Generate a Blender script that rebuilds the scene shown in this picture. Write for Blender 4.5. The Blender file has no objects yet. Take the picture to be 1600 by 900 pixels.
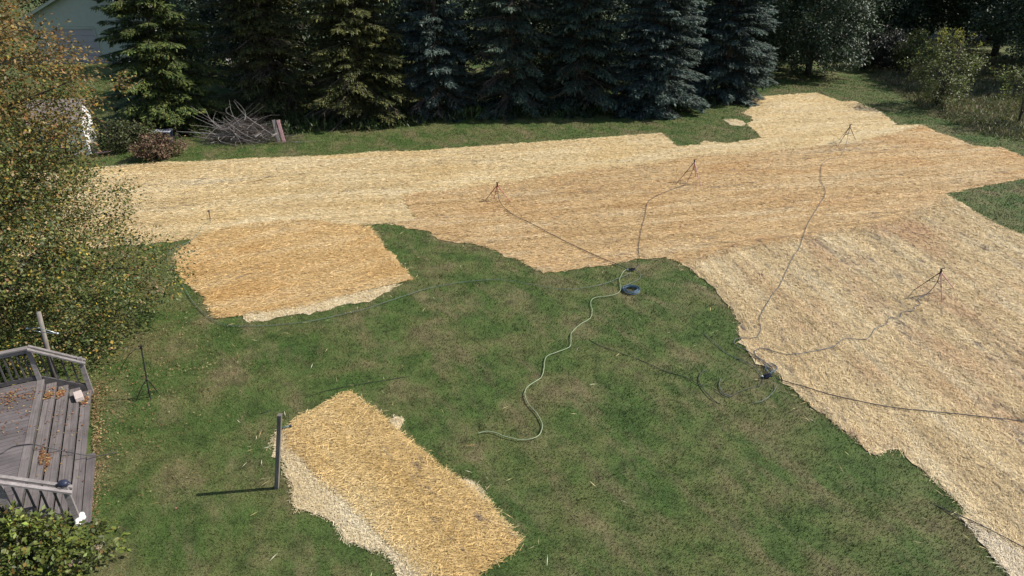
import bpy, bmesh, math, random
import numpy as np
from mathutils import Vector, Matrix

# ------------------------------------------------------------------ camera, sky, sun, exposure
S = bpy.context.scene
COL = S.collection
CAM_H, PITCH, HFOV = 11.0, 28.0, 73.7
cam = bpy.data.cameras.new('camera'); camo = bpy.data.objects.new('camera', cam); COL.objects.link(camo)
camo.location = (0, 0, CAM_H); camo.rotation_euler = (math.radians(90 - PITCH), 0, 0)
cam.sensor_width = 36; cam.angle = math.radians(HFOV); cam.clip_start = 0.1; cam.clip_end = 5000
S.camera = camo
SUN_EL, SUN_AZ = 44.0, 9.0            # azimuth measured from +X towards +Y
w = bpy.data.worlds.new('World'); S.world = w; w.use_nodes = True
nt = w.node_tree; nt.nodes.clear()
sky = nt.nodes.new('ShaderNodeTexSky'); sky.sky_type = 'NISHITA'; sky.sun_disc = False
sky.sun_elevation = math.radians(SUN_EL); sky.sun_rotation = math.radians(90 - SUN_AZ)
bg = nt.nodes.new('ShaderNodeBackground'); bg.inputs[1].default_value = 0.085
wo = nt.nodes.new('ShaderNodeOutputWorld')
nt.links.new(sky.outputs[0], bg.inputs[0]); nt.links.new(bg.outputs[0], wo.inputs[0])
sun = bpy.data.lights.new('sun', 'SUN'); sun.energy = 4.2; sun.angle = math.radians(0.53); sun.color = (1.0, 0.94, 0.86)
suno = bpy.data.objects.new('sun', sun); COL.objects.link(suno)
_a, _e = math.radians(SUN_AZ), math.radians(SUN_EL)
SUNV = Vector((math.cos(_e) * math.cos(_a), math.cos(_e) * math.sin(_a), math.sin(_e)))
suno.rotation_euler = SUNV.to_track_quat('Z', 'Y').to_euler(); suno.location = (30, 10, 40)
S.view_settings.view_transform = 'Standard'; S.view_settings.look = 'None'
S.view_settings.exposure = 0.62; S.view_settings.gamma = 1.0
S.cycles.max_bounces = 6; S.cycles.transparent_max_bounces = 4

# ------------------------------------------------------------------ helpers
_f = 800 / math.tan(math.radians(HFOV / 2)); _c, _s = math.cos(math.radians(PITCH)), math.sin(math.radians(PITCH))
def gp(px, py, z=0.0):
    """photo pixel -> point where its ray meets the level z"""
    x = (px - 800) / _f; y = (450 - py) / _f
    dy, dz = _c + y * _s, -_s + y * _c
    t = (z - CAM_H) / dz
    return Vector((x * t, dy * t, z))
def at_depth(px, py, Y):
    x = (px - 800) / _f; y = (450 - py) / _f
    dy, dz = _c + y * _s, -_s + y * _c
    t = Y / dy
    return Vector((x * t, Y, CAM_H + dz * t))
def gpoly(pts, z=0.0): return [gp(x, y, z) for x, y in pts]
def inpoly(P, poly):
    poly = np.array([(p[0], p[1]) for p in poly]); x, y = P[:, 0], P[:, 1]
    r = np.zeros(len(P), bool); j = len(poly) - 1
    for i in range(len(poly)):
        xi, yi = poly[i]; xj, yj = poly[j]
        c = ((yi > y) != (yj > y)) & (x < (xj - xi) * (y - yi) / (yj - yi + 1e-12) + xi)
        r ^= c; j = i
    return r
def tag(o, label=None, cat=None, group=None, kind=None):
    if label: o['label'] = label
    if cat: o['category'] = cat
    if group: o['group'] = group
    if kind: o['kind'] = kind
    return o
def link(name, me, mat=None, parent=None):
    o = bpy.data.objects.new(name, me); COL.objects.link(o)
    if mat is not None and me is not None and not me.materials:
        for m in (mat if isinstance(mat, (list, tuple)) else [mat]): me.materials.append(m)
    if parent is not None: o.parent = parent
    return o
def empty(name, loc=(0, 0, 0), rz=0):
    o = bpy.data.objects.new(name, None); COL.objects.link(o); o.location = loc; o.rotation_euler = (0, 0, rz)
    o.empty_display_size = 0.2
    return o
def np_mesh(name, V, F, col=None, smooth=False):
    V = np.asarray(V, np.float32); F = np.asarray(F, np.int32); k = F.shape[1]
    me = bpy.data.meshes.new(name)
    me.vertices.add(len(V)); me.vertices.foreach_set('co', V.ravel())
    me.loops.add(F.size); me.loops.foreach_set('vertex_index', F.ravel())
    me.polygons.add(len(F)); me.polygons.foreach_set('loop_start', np.arange(0, F.size, k, dtype=np.int32))
    me.update(calc_edges=True)
    if col is not None:
        a = me.color_attributes.new('col', 'FLOAT_COLOR', 'POINT')
        c = np.ones((len(V), 4), np.float32); c[:, :3] = col
        a.data.foreach_set('color', c.ravel())
    if smooth: me.polygons.foreach_set('use_smooth', np.ones(len(F), bool))
    return me
class MB:
    """collects simple shapes for one mesh"""
    def __init__(s): s.v = []; s.f = []; s.sm = False
    def box(s, c, d, rz=0, R=None):
        M = R if R is not None else Matrix.Rotation(rz, 3, 'Z'); n = len(s.v); c = Vector(c)
        for x in (-.5, .5):
            for y in (-.5, .5):
                for z in (-.5, .5): s.v.append(c + M @ Vector((x * d[0], y * d[1], z * d[2])))
        s.f += [tuple(n + i for i in q) for q in ((0, 1, 3, 2), (4, 6, 7, 5), (0, 4, 5, 1), (2, 3, 7, 6), (0, 2, 6, 4), (1, 5, 7, 3))]
        return s
    def bar(s, a, b, wd, ht, up=(0, 0, 1)):
        a, b = Vector(a), Vector(b); x = (b - a); L = x.length; x.normalize()
        y = Vector(up).cross(x); y.normalize(); z = x.cross(y)
        R = Matrix((x, y, z)).transposed()
        return s.box((a + b) / 2, (L, wd, ht), R=R)
    def tube(s, pts, r, n=6, cap=True):
        pts = [Vector(p) for p in pts]; rs = r if isinstance(r, (list, tuple)) else [r] * len(pts)
        b = len(s.v); prev = None
        for i, p in enumerate(pts):
            d = (pts[min(i + 1, len(pts) - 1)] - pts[max(i - 1, 0)])
            if d.length < 1e-9: d = Vector((0, 0, 1))
            d.normalize()
            if prev is None:
                u = d.orthogonal().normalized()
            else:
                u = prev - d * prev.dot(d)
                u = u.normalized() if u.length > 1e-6 else d.orthogonal().normalized()
            prev = u; v = d.cross(u)
            for k in range(n):
                a = 2 * math.pi * k / n
                s.v.append(p + (u * math.cos(a) + v * math.sin(a)) * rs[i])
        for i in range(len(pts) - 1):
            for k in range(n):
                s.f.append((b + i * n + k, b + i * n + (k + 1) % n, b + (i + 1) * n + (k + 1) % n, b + (i + 1) * n + k))
        if cap:
            s.f.append(tuple(b + k for k in reversed(range(n)))); e = b + (len(pts) - 1) * n
            s.f.append(tuple(e + k for k in range(n)))
        return s
    def prism(s, poly, z0, z1):
        n = len(poly); b = len(s.v)
        for z in (z0, z1):
            for p in poly: s.v.append(Vector((p[0], p[1], z)))
        s.f.append(tuple(b + k for k in reversed(range(n)))); s.f.append(tuple(b + n + k for k in range(n)))
        for k in range(n): s.f.append((b + k, b + (k + 1) % n, b + n + (k + 1) % n, b + n + k))
        return s
    def ball(s, c, r, n=8, m=6, sc=(1, 1, 1)):
        c = Vector(c); pts = []; rr = []
        b = len(s.v)
        for i in range(m + 1):
            th = math.pi * i / m
            for k in range(n):
                a = 2 * math.pi * k / n
                s.v.append(c + Vector((r * sc[0] * math.sin(th) * math.cos(a), r * sc[1] * math.sin(th) * math.sin(a), r * sc[2] * math.cos(th))))
        for i in range(m):
            for k in range(n):
                s.f.append((b + i * n + k, b + (i + 1) * n + k, b + (i + 1) * n + (k + 1) % n, b + i * n + (k + 1) % n))
        return s
    def build(s, name, mat, parent=None, smooth=False, bevel=0):
        me = bpy.data.meshes.new(name)
        org = Vector((0, 0, 0))
        me.from_pydata([tuple(v) for v in s.v], [], s.f); me.update()
        if smooth: me.polygons.foreach_set('use_smooth', np.ones(len(me.polygons), bool))
        o = link(name, me, mat, parent)
        if bevel:
            b = o.modifiers.new('bevel', 'BEVEL'); b.width = bevel; b.segments = 2; b.limit_method = 'ANGLE'
        return o
def smooth_path(pts, n=6):
    """Catmull-Rom through the given points"""
    P = [Vector(p) for p in pts]; P = [P[0] * 2 - P[1]] + P + [P[-1] * 2 - P[-2]]; out = []
    for i in range(1, len(P) - 2):
        for k in range(n):
            t = k / n; a, b, c, d = P[i - 1], P[i], P[i + 1], P[i + 2]
            out.append(0.5 * ((2 * b) + (c - a) * t + (2 * a - 5 * b + 4 * c - d) * t * t + (3 * b - a - 3 * c + d) * t ** 3))
    out.append(P[-2]); return out

# ------------------------------------------------------------------ materials
def mat_new(name):
    m = bpy.data.materials.new(name); m.use_nodes = True; t = m.node_tree; t.nodes.clear()
    out = t.nodes.new('ShaderNodeOutputMaterial'); p = t.nodes.new('ShaderNodeBsdfPrincipled')
    t.links.new(p.outputs[0], out.inputs[0]); p.inputs['Roughness'].default_value = 0.8
    p.inputs['Specular IOR Level'].default_value = 0.25
    return m, t, p, out
def N(t, kind, **kw):
    n = t.nodes.new('ShaderNode' + kind)
    for k, v in kw.items(): setattr(n, k, v)
    return n
def noise(t, vec, scale, detail=3, rough=0.55, sc=None, rz=0, dist=0):
    if sc is not None or rz:
        r = N(t, 'Mapping'); r.inputs['Rotation'].default_value = (0, 0, -rz); t.links.new(vec, r.inputs[0])
        m = N(t, 'Mapping'); m.inputs['Scale'].default_value = sc or (1, 1, 1); t.links.new(r.outputs[0], m.inputs[0]); vec = m.outputs[0]
    n = N(t, 'TexNoise'); n.inputs['Scale'].default_value = scale; n.inputs['Detail'].default_value = detail
    n.inputs['Roughness'].default_value = rough; n.inputs['Distortion'].default_value = dist
    t.links.new(vec, n.inputs['Vector']); return n.outputs[0]
def ramp(t, fac, stops):
    r = N(t, 'ValToRGB'); e = r.color_ramp.elements
    while len(e) < len(stops): e.new(0.5)
    for i, (p, c) in enumerate(stops):
        e[i].position = p; e[i].color = (c[0], c[1], c[2], 1) if not isinstance(c, (int, float)) else (c, c, c, 1)
    t.links.new(fac, r.inputs[0]); return r.outputs[0]
def mix(t, fac, a, b, mode='MIX'):
    m = N(t, 'Mix', data_type='RGBA', blend_type=mode)
    for s, v in ((0, fac), (6, a), (7, b)):
        if hasattr(v, 'links'): t.links.new(v, m.inputs[s])
        elif s == 0: m.inputs[0].default_value = v
        else: m.inputs[s].default_value = (v[0], v[1], v[2], 1)
    return m.outputs[2]
def pos(t): return N(t, 'NewGeometry').outputs['Position']
def objc(t): return N(t, 'TexCoord').outputs['Object']
def attr(t): return N(t, 'Attribute', attribute_name='col').outputs['Color']
def bump(t, p, h, strength, dist=0.02):
    b = N(t, 'Bump'); b.inputs['Strength'].default_value = strength; b.inputs['Distance'].default_value = dist
    t.links.new(h, b.inputs['Height']); t.links.new(b.outputs[0], p.inputs['Normal'])
def simple(name, col, rough=0.6, var=0.25, scale=8, metal=0, bmp=0.0, sc=None, spec=0.3):
    m, t, p, _ = mat_new(name); v = objc(t)
    n = noise(t, v, scale, 4, 0.6, sc)
    lo = tuple(c * (1 - var) for c in col); hi = tuple(min(1, c * (1 + var)) for c in col)
    t.links.new(ramp(t, n, [(0.3, lo), (0.7, hi)]), p.inputs['Base Color'])
    p.inputs['Roughness'].default_value = rough; p.inputs['Metallic'].default_value = metal
    p.inputs['Specular IOR Level'].default_value = spec
    if bmp: bump(t, p, n, bmp)
    return m

def lawn_material():
    m, t, p, _ = mat_new('lawn_grass'); v = pos(t)
    base = ramp(t, noise(t, v, 0.55, 4, 0.6, dist=0.4), [(0.30, (0.046, 0.088, 0.017)), (0.45, (0.066, 0.104, 0.024)), (0.57, (0.098, 0.116, 0.036)), (0.70, (0.140, 0.124, 0.058))])
    dry = ramp(t, noise(t, v, 1.0, 5, 0.68, sc=(0.35, 1.0, 1), rz=math.radians(-62)), [(0.49, 0.0), (0.68, 0.65)])
    c = mix(t, dry, base, (0.185, 0.145, 0.080))
    dk = ramp(t, noise(t, v, 2.2, 5, 0.7), [(0.33, 0.62), (0.52, 1.0), (0.70, 1.2)])
    c = mix(t, 1.0, c, dk, 'MULTIPLY')
    fine = ramp(t, noise(t, v, 34, 4, 0.75), [(0.28, 0.6), (0.5, 1.0), (0.74, 1.4)])
    c = mix(t, 1.0, c, fine, 'MULTIPLY')
    c = mix(t, 1.0, c, attr(t), 'MULTIPLY')
    t.links.new(c, p.inputs['Base Color']); p.inputs['Roughness'].default_value = 0.75
    bump(t, p, noise(t, v, 22, 4, 0.7), 0.7, 0.05)
    return m
def straw_material(name, ang, lo, mid, hi, rust, soil=0.55, rustf=0.6, strip=1.0, rows=0.12):
    """straw cover: tone runs in strips along ang, with thin spots where the soil shows"""
    m, t, p, _ = mat_new(name); v = pos(t)
    a = noise(t, v, 1.0, 5, 0.62, sc=(0.16, 0.8 * strip, 1), rz=ang)
    c = ramp(t, a, [(0.32, lo), (0.50, mid), (0.68, hi)])
    r = ramp(t, noise(t, v, 0.42, 5, 0.62, sc=(0.45, 1.0, 1), rz=ang), [(0.50, 0.0), (0.68, rustf)])
    c = mix(t, r, c, rust)
    if rows:
        st = ramp(t, noise(t, v, 1.0, 4, 0.65, sc=(0.06, 3.0, 1), rz=ang), [(0.34, 1 - 1.4 * rows), (0.5, 1.0), (0.66, 1 + rows * .8)])
        c = mix(t, 1.0, c, st, 'MULTIPLY')
    f = ramp(t, noise(t, v, 30, 4, 0.8, sc=(0.7, 1.3, 1), rz=ang), [(0.30, 0.66), (0.5, 1.0), (0.70, 1.22)])
    c = mix(t, 1.0, c, f, 'MULTIPLY')
    sp = noise(t, v, 3.2, 7, 0.8, sc=(0.40, 1.4, 1), rz=ang); sp2 = noise(t, v, 0.33, 3, 0.6, sc=(0.4, 1.2, 1), rz=ang)
    ad = N(t, 'Math', operation='MULTIPLY_ADD'); t.links.new(sp2, ad.inputs[0]); ad.inputs[1].default_value = 0.45; t.links.new(sp, ad.inputs[2])
    s = ramp(t, ad.outputs[0], [(soil + .225, 0.0), (soil + 0.30, 0.85)])
    c = mix(t, s, c, (0.20, 0.155, 0.12))
    c = mix(t, 1.0, c, attr(t), 'MULTIPLY')
    t.links.new(c, p.inputs['Base Color']); p.inputs['Roughness'].default_value = 0.7
    bump(t, p, noise(t, v, 45, 3, 0.7), 0.45, 0.02)
    return m
def leaf_material(name, rough=0.5, trans=0.25, spec=0.35):
    m, t, p, out = mat_new(name)
    a = attr(t); n = ramp(t, noise(t, pos(t), 0.9, 3, 0.6), [(0.3, 0.75), (0.7, 1.2)])
    c = mix(t, 1.0, a, n, 'MULTIPLY')
    t.links.new(c, p.inputs['Base Color']); p.inputs['Roughness'].default_value = rough; p.inputs['Specular IOR Level'].default_value = spec
    if trans:
        tr = N(t, 'BsdfTranslucent'); t.links.new(c, tr.inputs[0])
        ms = N(t, 'MixShader'); ms.inputs[0].default_value = trans
        t.links.new(p.outputs[0], ms.inputs[1]); t.links.new(tr.outputs[0], ms.inputs[2]); t.links.new(ms.outputs[0], out.inputs[0])
    return m
def wood_material(name, lo, hi, ax=(0.5, 12, 12), rz=0.0, bmp=0.35):
    m, t, p, _ = mat_new(name); v = pos(t)
    g = noise(t, v, 2.2, 5, 0.7, sc=ax, rz=rz)
    c = ramp(t, g, [(0.28, lo), (0.72, hi)])
    blot = ramp(t, noise(t, v, 1.7, 4, 0.65), [(0.3, 0.72), (0.7, 1.12)])
    inf = N(t, 'ObjectInfo'); rr = ramp(t, inf.outputs['Random'], [(0.0, 0.86), (1.0, 1.1)])
    c = mix(t, 1.0, mix(t, 1.0, c, blot, 'MULTIPLY'), rr, 'MULTIPLY')
    t.links.new(c, p.inputs['Base Color']); p.inputs['Roughness'].default_value = 0.78
    bump(t, p, g, bmp, 0.004); return m

M_LAWN = lawn_material()
M_LEAF = leaf_material('leaf'); M_NEEDLE = leaf_material('needle', 0.6, 0.12, 0.25); M_DEADLEAF = leaf_material('dead_leaf', 0.8, 0.1, 0.1)
M_GLOSSY = leaf_material('glossy_leaf', 0.5, 0.15, 0.3)
M_BARK = simple('bark', (0.075, 0.058, 0.046), 0.9, 0.4, 9, bmp=0.6, sc=(1, 1, 0.25))
M_TWIG = simple('grey_twig', (0.33, 0.30, 0.28), 0.85, 0.35, 6)
M_DEADTWIG = simple('dead_twig', (0.12, 0.095, 0.082), 0.9, 0.35, 6)
M_BLACK = simple('black_tube', (0.028, 0.026, 0.028), 0.45, 0.2)
M_GREYHOSE = simple('grey_hose', (0.115, 0.120, 0.125), 0.45, 0.3, 3)
M_DARKHOSE = simple('dark_hose', (0.050, 0.050, 0.054), 0.5, 0.3, 3)
M_GREENHOSE = simple('pale_green_hose', (0.26, 0.32, 0.19), 0.45, 0.2, 3)
M_TEALHOSE = simple('teal_hose', (0.12, 0.16, 0.135), 0.5, 0.25, 3)
M_BLUE = simple('blue_hose', (0.070, 0.120, 0.165), 0.4, 0.35, 5)
M_NAVY = simple('navy_plastic', (0.028, 0.034, 0.060), 0.4, 0.3, 8)
M_RED = simple('faded_red_tube', (0.52, 0.20, 0.15), 0.5, 0.25, 6)
M_PINK = simple('pink_tube', (0.62, 0.36, 0.36), 0.5, 0.2, 6)
M_STEEL = simple('galvanised_steel', (0.55, 0.60, 0.62), 0.4, 0.15, 10, metal=0.6)
M_WHITE = simple('white_paint', (0.74, 0.74, 0.72), 0.6, 0.08, 4)
M_POST = wood_material('weathered_post', (0.12, 0.105, 0.092), (0.27, 0.245, 0.215), (8, 8, 0.6))

# ------------------------------------------------------------------ straw regions (outlines traced on the ground)
OUT_MAIN = [(40, 270), (150, 262), (250, 254), (320, 252), (400, 247), (500, 244), (560, 240), (585, 238), (640, 236), (680, 235), (760, 228), (900, 218), (1033, 208), (1044, 216), (1057, 228), (1092, 226), (1100, 220), (1112, 223), (1140, 224), (1190, 216), (1178, 203), (1166, 193), (1176, 189), (1174, 182), (1158, 177), (1172, 170), (1166, 156), (1200, 150), (1275, 145), (1292, 151), (1315, 159), (1335, 158), (1376, 175), (1402, 196), (1440, 195), (1466, 208), (1490, 215), (1520, 228), (1545, 231), (1562, 230), (1582, 238), (1600, 247), (1680, 275), (1680, 268), (1600, 280), (1560, 287), (1477, 303), (1520, 330), (1560, 352), (1600, 370), (1700, 425), (1760, 520), (1800, 930), (1690, 1000), (1640, 985), (1575, 900), (1500, 809), (1513, 803), (1495, 785), (1440, 735), (1412, 705), (1390, 703), (1382, 706), (1366, 713), (1320, 675), (1250, 620), (1210, 580), (1175, 560), (1158, 530), (1153, 500), (1140, 480), (1118, 450), (1090, 430), (1070, 413), (1040, 402), (1000, 404), (960, 412), (900, 421), (850, 427), (825, 415), (805, 403), (790, 402), (778, 393), (740, 381), (690, 376), (672, 362), (640, 358), (620, 348), (545, 352), (480, 345), (430, 347), (350, 356), (305, 373), (250, 378), (150, 388), (20, 405)]
P_A = [(40, 270), (150, 262), (250, 254), (320, 252), (400, 247), (500, 244), (560, 240), (585, 237), (640, 237), (680, 234), (760, 228), (900, 218), (1033, 208), (1044, 216), (1057, 229), (1092, 227), (1100, 220), (1112, 223), (1140, 224), (1190, 216), (1178, 203), (1166, 193), (1176, 189), (1174, 182), (1158, 177), (1172, 170), (1166, 156), (1200, 150), (1275, 145), (1292, 151), (1315, 159), (1335, 158), (1376, 175), (1402, 196), (1440, 195), (1410, 208), (1330, 226), (1200, 239), (1090, 247), (1000, 261), (900, 272), (800, 288), (700, 300), (628, 308), (650, 346), (620, 350), (545, 353), (480, 352), (430, 354), (350, 362), (305, 374), (250, 379), (150, 388), (20, 405)]
P_B = [(626, 306), (700, 297), (800, 285), (900, 268), (1000, 258), (1090, 243), (1200, 237), (1330, 224), (1410, 205), (1440, 195), (1466, 208), (1490, 215), (1520, 228), (1545, 231), (1562, 230), (1582, 238), (1600, 247), (1680, 275), (1680, 268), (1600, 280), (1560, 287), (1477, 303), (1500, 320), (1400, 352), (1300, 370), (1150, 394), (1075, 416), (1040, 402), (1000, 404), (960, 412), (900, 421), (850, 427), (825, 415), (805, 403), (790, 402), (778, 393), (740, 381), (690, 376), (672, 362), (640, 358), (612, 347), (650, 343)]
P_E = [(1066, 409), (1150, 388), (1300, 364), (1400, 346), (1484, 307), (1520, 330), (1560, 352), (1600, 370), (1700, 425), (1760, 520), (1800, 930), (1690, 1000), (1660, 930), (1600, 868), (1500, 809), (1513, 803), (1495, 785), (1440, 735), (1412, 705), (1390, 703), (1382, 706), (1366, 713), (1320, 675), (1250, 620), (1210, 580), (1175, 560), (1158, 530), (1153, 500), (1140, 480), (1118, 450), (1090, 430)]
P_F = [(1500, 808), (1560, 840), (1606, 868), (1666, 930), (1690, 1000), (1640, 985), (1575, 900), (1530, 845)]
P_C = [(270, 402), (305, 372), (350, 355), (430, 345), (480, 344), (545, 352), (578, 354), (600, 385), (625, 415), (646, 437), (590, 450), (480, 479), (400, 490), (336, 499), (318, 462), (288, 442)]
P_C2 = [(380, 492), (480, 475), (600, 448), (628, 444), (600, 458), (577, 472), (545, 474), (505, 487), (440, 494), (410, 503), (388, 503)]
P_D = [(545, 613), (575, 635), (600, 655), (622, 676), (650, 698), (676, 722), (700, 740), (735, 765), (762, 785), (785, 815), (811, 845), (804, 861), (770, 880), (740, 905), (715, 930), (690, 925), (668, 905), (630, 868), (580, 820), (540, 780), (500, 750), (478, 718), (452, 700), (447, 672), (470, 652), (500, 638), (522, 625)]
P_D2 = [(424, 692), (430, 676), (447, 668), (470, 690), (500, 720), (530, 750), (580, 790), (640, 845), (700, 900), (695, 935), (660, 925), (620, 892), (605, 868), (575, 858), (545, 850), (532, 838), (528, 822), (505, 806), (482, 798), (462, 796), (456, 780), (458, 760), (446, 745), (440, 720)]
P_S1 = [(608, 655), (620, 652), (629, 655), (626, 668), (622, 674), (612, 668)]
P_S2 = [(715, 750), (735, 752), (752, 766), (762, 784), (750, 783), (735, 772)]
P_S3 = [(1130, 187), (1150, 186), (1166, 193), (1158, 197), (1140, 195)]
STRAW_ALL = [gpoly(q) for q in (OUT_MAIN, P_C, P_C2, P_D, P_D2, P_S1, P_S2, P_S3)]
rng = np.random.default_rng(7)
ANG_AB = math.radians(11.8); _d = gp(1400, 492) - gp(1345, 450); ANG_E = math.atan2(_d.y, _d.x)
_d = gp(675, 721) - gp(575, 635); ANG_D = math.atan2(_d.y, _d.x)
_d = gp(640, 437) - gp(336, 499); ANG_C = math.atan2(_d.y, _d.x)
TAN_LO, TAN_MID, TAN_HI = (0.43, 0.30, 0.15), (0.53, 0.385, 0.205), (0.60, 0.46, 0.27)
MS_A = straw_material('straw_pale', ANG_AB, (0.53, 0.40, 0.205), (0.61, 0.48, 0.265), (0.66, 0.56, 0.36), (0.60, 0.44, 0.195), 0.595, 0.5, rows=.08)
MS_B = straw_material('straw_tan', ANG_AB, (0.52, 0.355, 0.165), (0.595, 0.425, 0.215), (0.65, 0.51, 0.30), (0.53, 0.32, 0.135), 0.578, 0.75, 1.6, rows=.10)
MS_E = straw_material('straw_drilled', ANG_E, (0.53, 0.40, 0.215), (0.62, 0.49, 0.28), (0.69, 0.58, 0.37), (0.49, 0.305, 0.165), 0.562, 0.75, 1.5, rows=.15)
MS_F = straw_material('straw_bleached', ANG_E, (0.60, 0.50, 0.34), (0.65, 0.56, 0.40), (0.70, 0.62, 0.47), (0.62, 0.50, 0.32), 0.59, 0.4, rows=0)
MS_C = straw_material('straw_orange', ANG_C, (0.53, 0.345, 0.14), (0.605, 0.42, 0.19), (0.66, 0.50, 0.27), (0.54, 0.315, 0.105), 0.615, 0.8, rows=.03)
MS_D = straw_material('straw_golden', ANG_D, (0.52, 0.355, 0.14), (0.595, 0.43, 0.19), (0.66, 0.52, 0.275), (0.53, 0.335, 0.12), 0.605, 0.5, rows=0)
MS_P = straw_material('straw_loose', ANG_D, (0.56, 0.45, 0.26), (0.63, 0.52, 0.32), (0.68, 0.59, 0.40), (0.55, 0.42, 0.22), 0.57, 0.4, rows=0)

def ragged(poly, step, amp, seed):
    r = np.random.default_rng(seed); out = []
    for i in range(len(poly)):
        a, b = poly[i], poly[(i + 1) % len(poly)]; L = (b - a).length; n = max(1, min(160, int(L / step)))
        nn = Vector((-(b - a).y, (b - a).x, 0)); nn = nn / max(nn.length, 1e-6)
        for k in range(n): out.append(a.lerp(b, k / n) + nn * float(r.normal(0, amp)) * (1 if k else 0.4))
    return out
def straw_patch(name, px, z, mat, label, dens, ang, spread, seed, curl=0.012, near=13.0, tone=1.0, wid=0.006, lmul=1.0):
    """a low mat plus the loose stalks lying on it, one object"""
    poly = gpoly(px); rr = np.random.default_rng(seed)
    edge = ragged(poly, 0.2, 0.075, seed)
    bm = bmesh.new(); vs = [bm.verts.new((p.x, p.y, z)) for p in edge]
    for i in range(len(vs)): bm.edges.new((vs[i], vs[(i + 1) % len(vs)]))
    bmesh.ops.triangle_fill(bm, use_beauty=True, use_dissolve=False, edges=bm.edges[:])
    bmesh.ops.recalc_face_normals(bm, faces=bm.faces[:])
    bm.verts.index_update()
    V0 = np.array([v.co[:] for v in bm.verts]); F0 = []
    for f in bm.faces:
        q = [v.index for v in f.verts]
        if f.normal.z < 0: q.reverse()
        F0.append(q)
    bm.free(); F0 = np.array(F0)
    # stalks
    xs = [p.x for p in poly]; ys = [p.y for p in poly]
    x0, x1, y0, y1 = min(xs), max(xs), min(ys), max(ys)
    n = int((x1 - x0) * (y1 - y0) * dens)
    P = np.stack([rr.uniform(x0, x1, n), rr.uniform(y0, y1, n)], 1)
    d = np.hypot(P[:, 0], P[:, 1]); keep = rr.random(n) < np.clip((near / d) ** 1.3, 0, 1)
    fr = (np.abs(P[:, 0]) < P[:, 1] * 0.80 + 4) & (P[:, 1] > 6.0)
    P = P[keep & fr]; P = P[inpoly(P, poly)]; n = len(P); d = np.hypot(P[:, 0], P[:, 1])
    P = P + rr.normal(0, 0.05, P.shape)
    a = ang + rr.normal(0, spread, n) + (rr.random(n) < 0.5) * math.pi
    sf = np.clip(d / near, 1, 2.6)
    L = rr.uniform(0.07, 0.19, n) * lmul * (0.9 + 0.1 * sf); W = rr.uniform(0.7, 1.3, n) * wid * sf ** 0.75
    dx, dy = np.cos(a), np.sin(a); zb = z + rr.uniform(0.006, 0.032, n); t0, t1 = rr.normal(0, curl, n), rr.normal(0, curl, n)
    k = n * 4; V = np.zeros((n, 4, 3))
    ex, ey = dx * L / 2, dy * L / 2; wx, wy = -dy * W / 2, dx * W / 2
    tw = rr.normal(0, 0.5, n) * W
    for i, (sx, sw) in enumerate(((-1, -1), (1, -1), (1, 1), (-1, 1))):
        V[:, i, 0] = P[:, 0] + sx * ex + sw * wx; V[:, i, 1] = P[:, 1] + sx * ey + sw * wy
        V[:, i, 2] = np.maximum(z + 0.004, zb + (t0 if sx < 0 else t1) + sw * tw / 2)
    b = rr.choice([0.66, 0.85, 0.97, 1.08, 1.2, 1.4], n, p=[.11, .17, .24, .25, .15, .08]) * tone
    wm = rr.normal(0, 0.05, n)
    c = np.stack([b * (1 + wm * .3), b, b * (1 - wm)], 1)
    Ve = np.concatenate([V0, V.reshape(-1, 3)]); C = np.concatenate([np.full((len(V0), 3), 0.86 * tone), np.repeat(c, 4, 0)])
    Q = np.arange(k).reshape(n, 4) + len(V0)
    Fa = np.concatenate([F0, Q[:, [0, 1, 2]], Q[:, [0, 2, 3]]])
    o = link(name, np_mesh(name, Ve, Fa, C), mat)
    return tag(o, label, 'straw', kind='stuff')

# ------------------------------------------------------------------ the ground
g = MB(); R = 1500
me = np_mesh('lawn', [(-R, -R, 0), (R, -R, 0), (R, R, 0), (-R, R, 0)], [(0, 1, 2, 3)], np.full((4, 3), 1.0))
tag(link('lawn', me, M_LAWN), 'mown green and dry-patched lawn around the strawed ground', 'lawn', kind='structure')

straw_patch('straw_mulch', P_A, 0.012, MS_A, 'pale straw band on the lawn strip before the spruce row', 1250, ANG_AB, 0.5, 1, tone=1.05)
straw_patch('straw_mulch', P_B, 0.017, MS_B, 'tan straw band with three sprinkler tripods standing on it', 1400, ANG_AB, 0.5, 2, tone=.97)
straw_patch('straw_mulch', P_E, 0.022, MS_E, 'wide strawed field with slanting drill rows and brown bands', 1400, ANG_E, 0.75, 3)
straw_patch('straw_mulch', P_F, 0.027, MS_F, 'bleached straw wedge at the corner crossed by a black hose', 1300, ANG_E, 1.0, 4)
straw_patch('straw_mulch', P_C, 0.020, MS_C, 'orange straw patch beside the autumn tree', 1500, ANG_C, 0.6, 5, tone=.97)
straw_patch('straw_mulch', P_C2, 0.014, MS_P, 'pale shaggy straw fringe below the orange straw patch', 1700, ANG_C, 1.2, 6, lmul=0.6)
straw_patch('straw_mulch', P_D, 0.026, MS_D, 'golden straw rectangle beside the leaning wooden post', 2600, ANG_D + 1.35, 0.6, 7, wid=0.007, lmul=1.15, curl=0.022)
straw_patch('straw_mulch', P_D2, 0.016, MS_P, 'pale loose straw fringe along the golden straw rectangle', 2800, ANG_D, 1.4, 8, lmul=0.5)
for i, (pp, lb) in enumerate(((P_S1, 'small pale straw scrap by the upper edge of golden rectangle'), (P_S2, 'thin straw scrap with weeds by long side of golden rectangle'), (P_S3, 'small straw scrap on the grass before the dark spruces'))):
    straw_patch('straw_mulch', pp, 0.014, MS_P, lb, 1800, ANG_D, 1.4, 20 + i, lmul=0.6)

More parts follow.
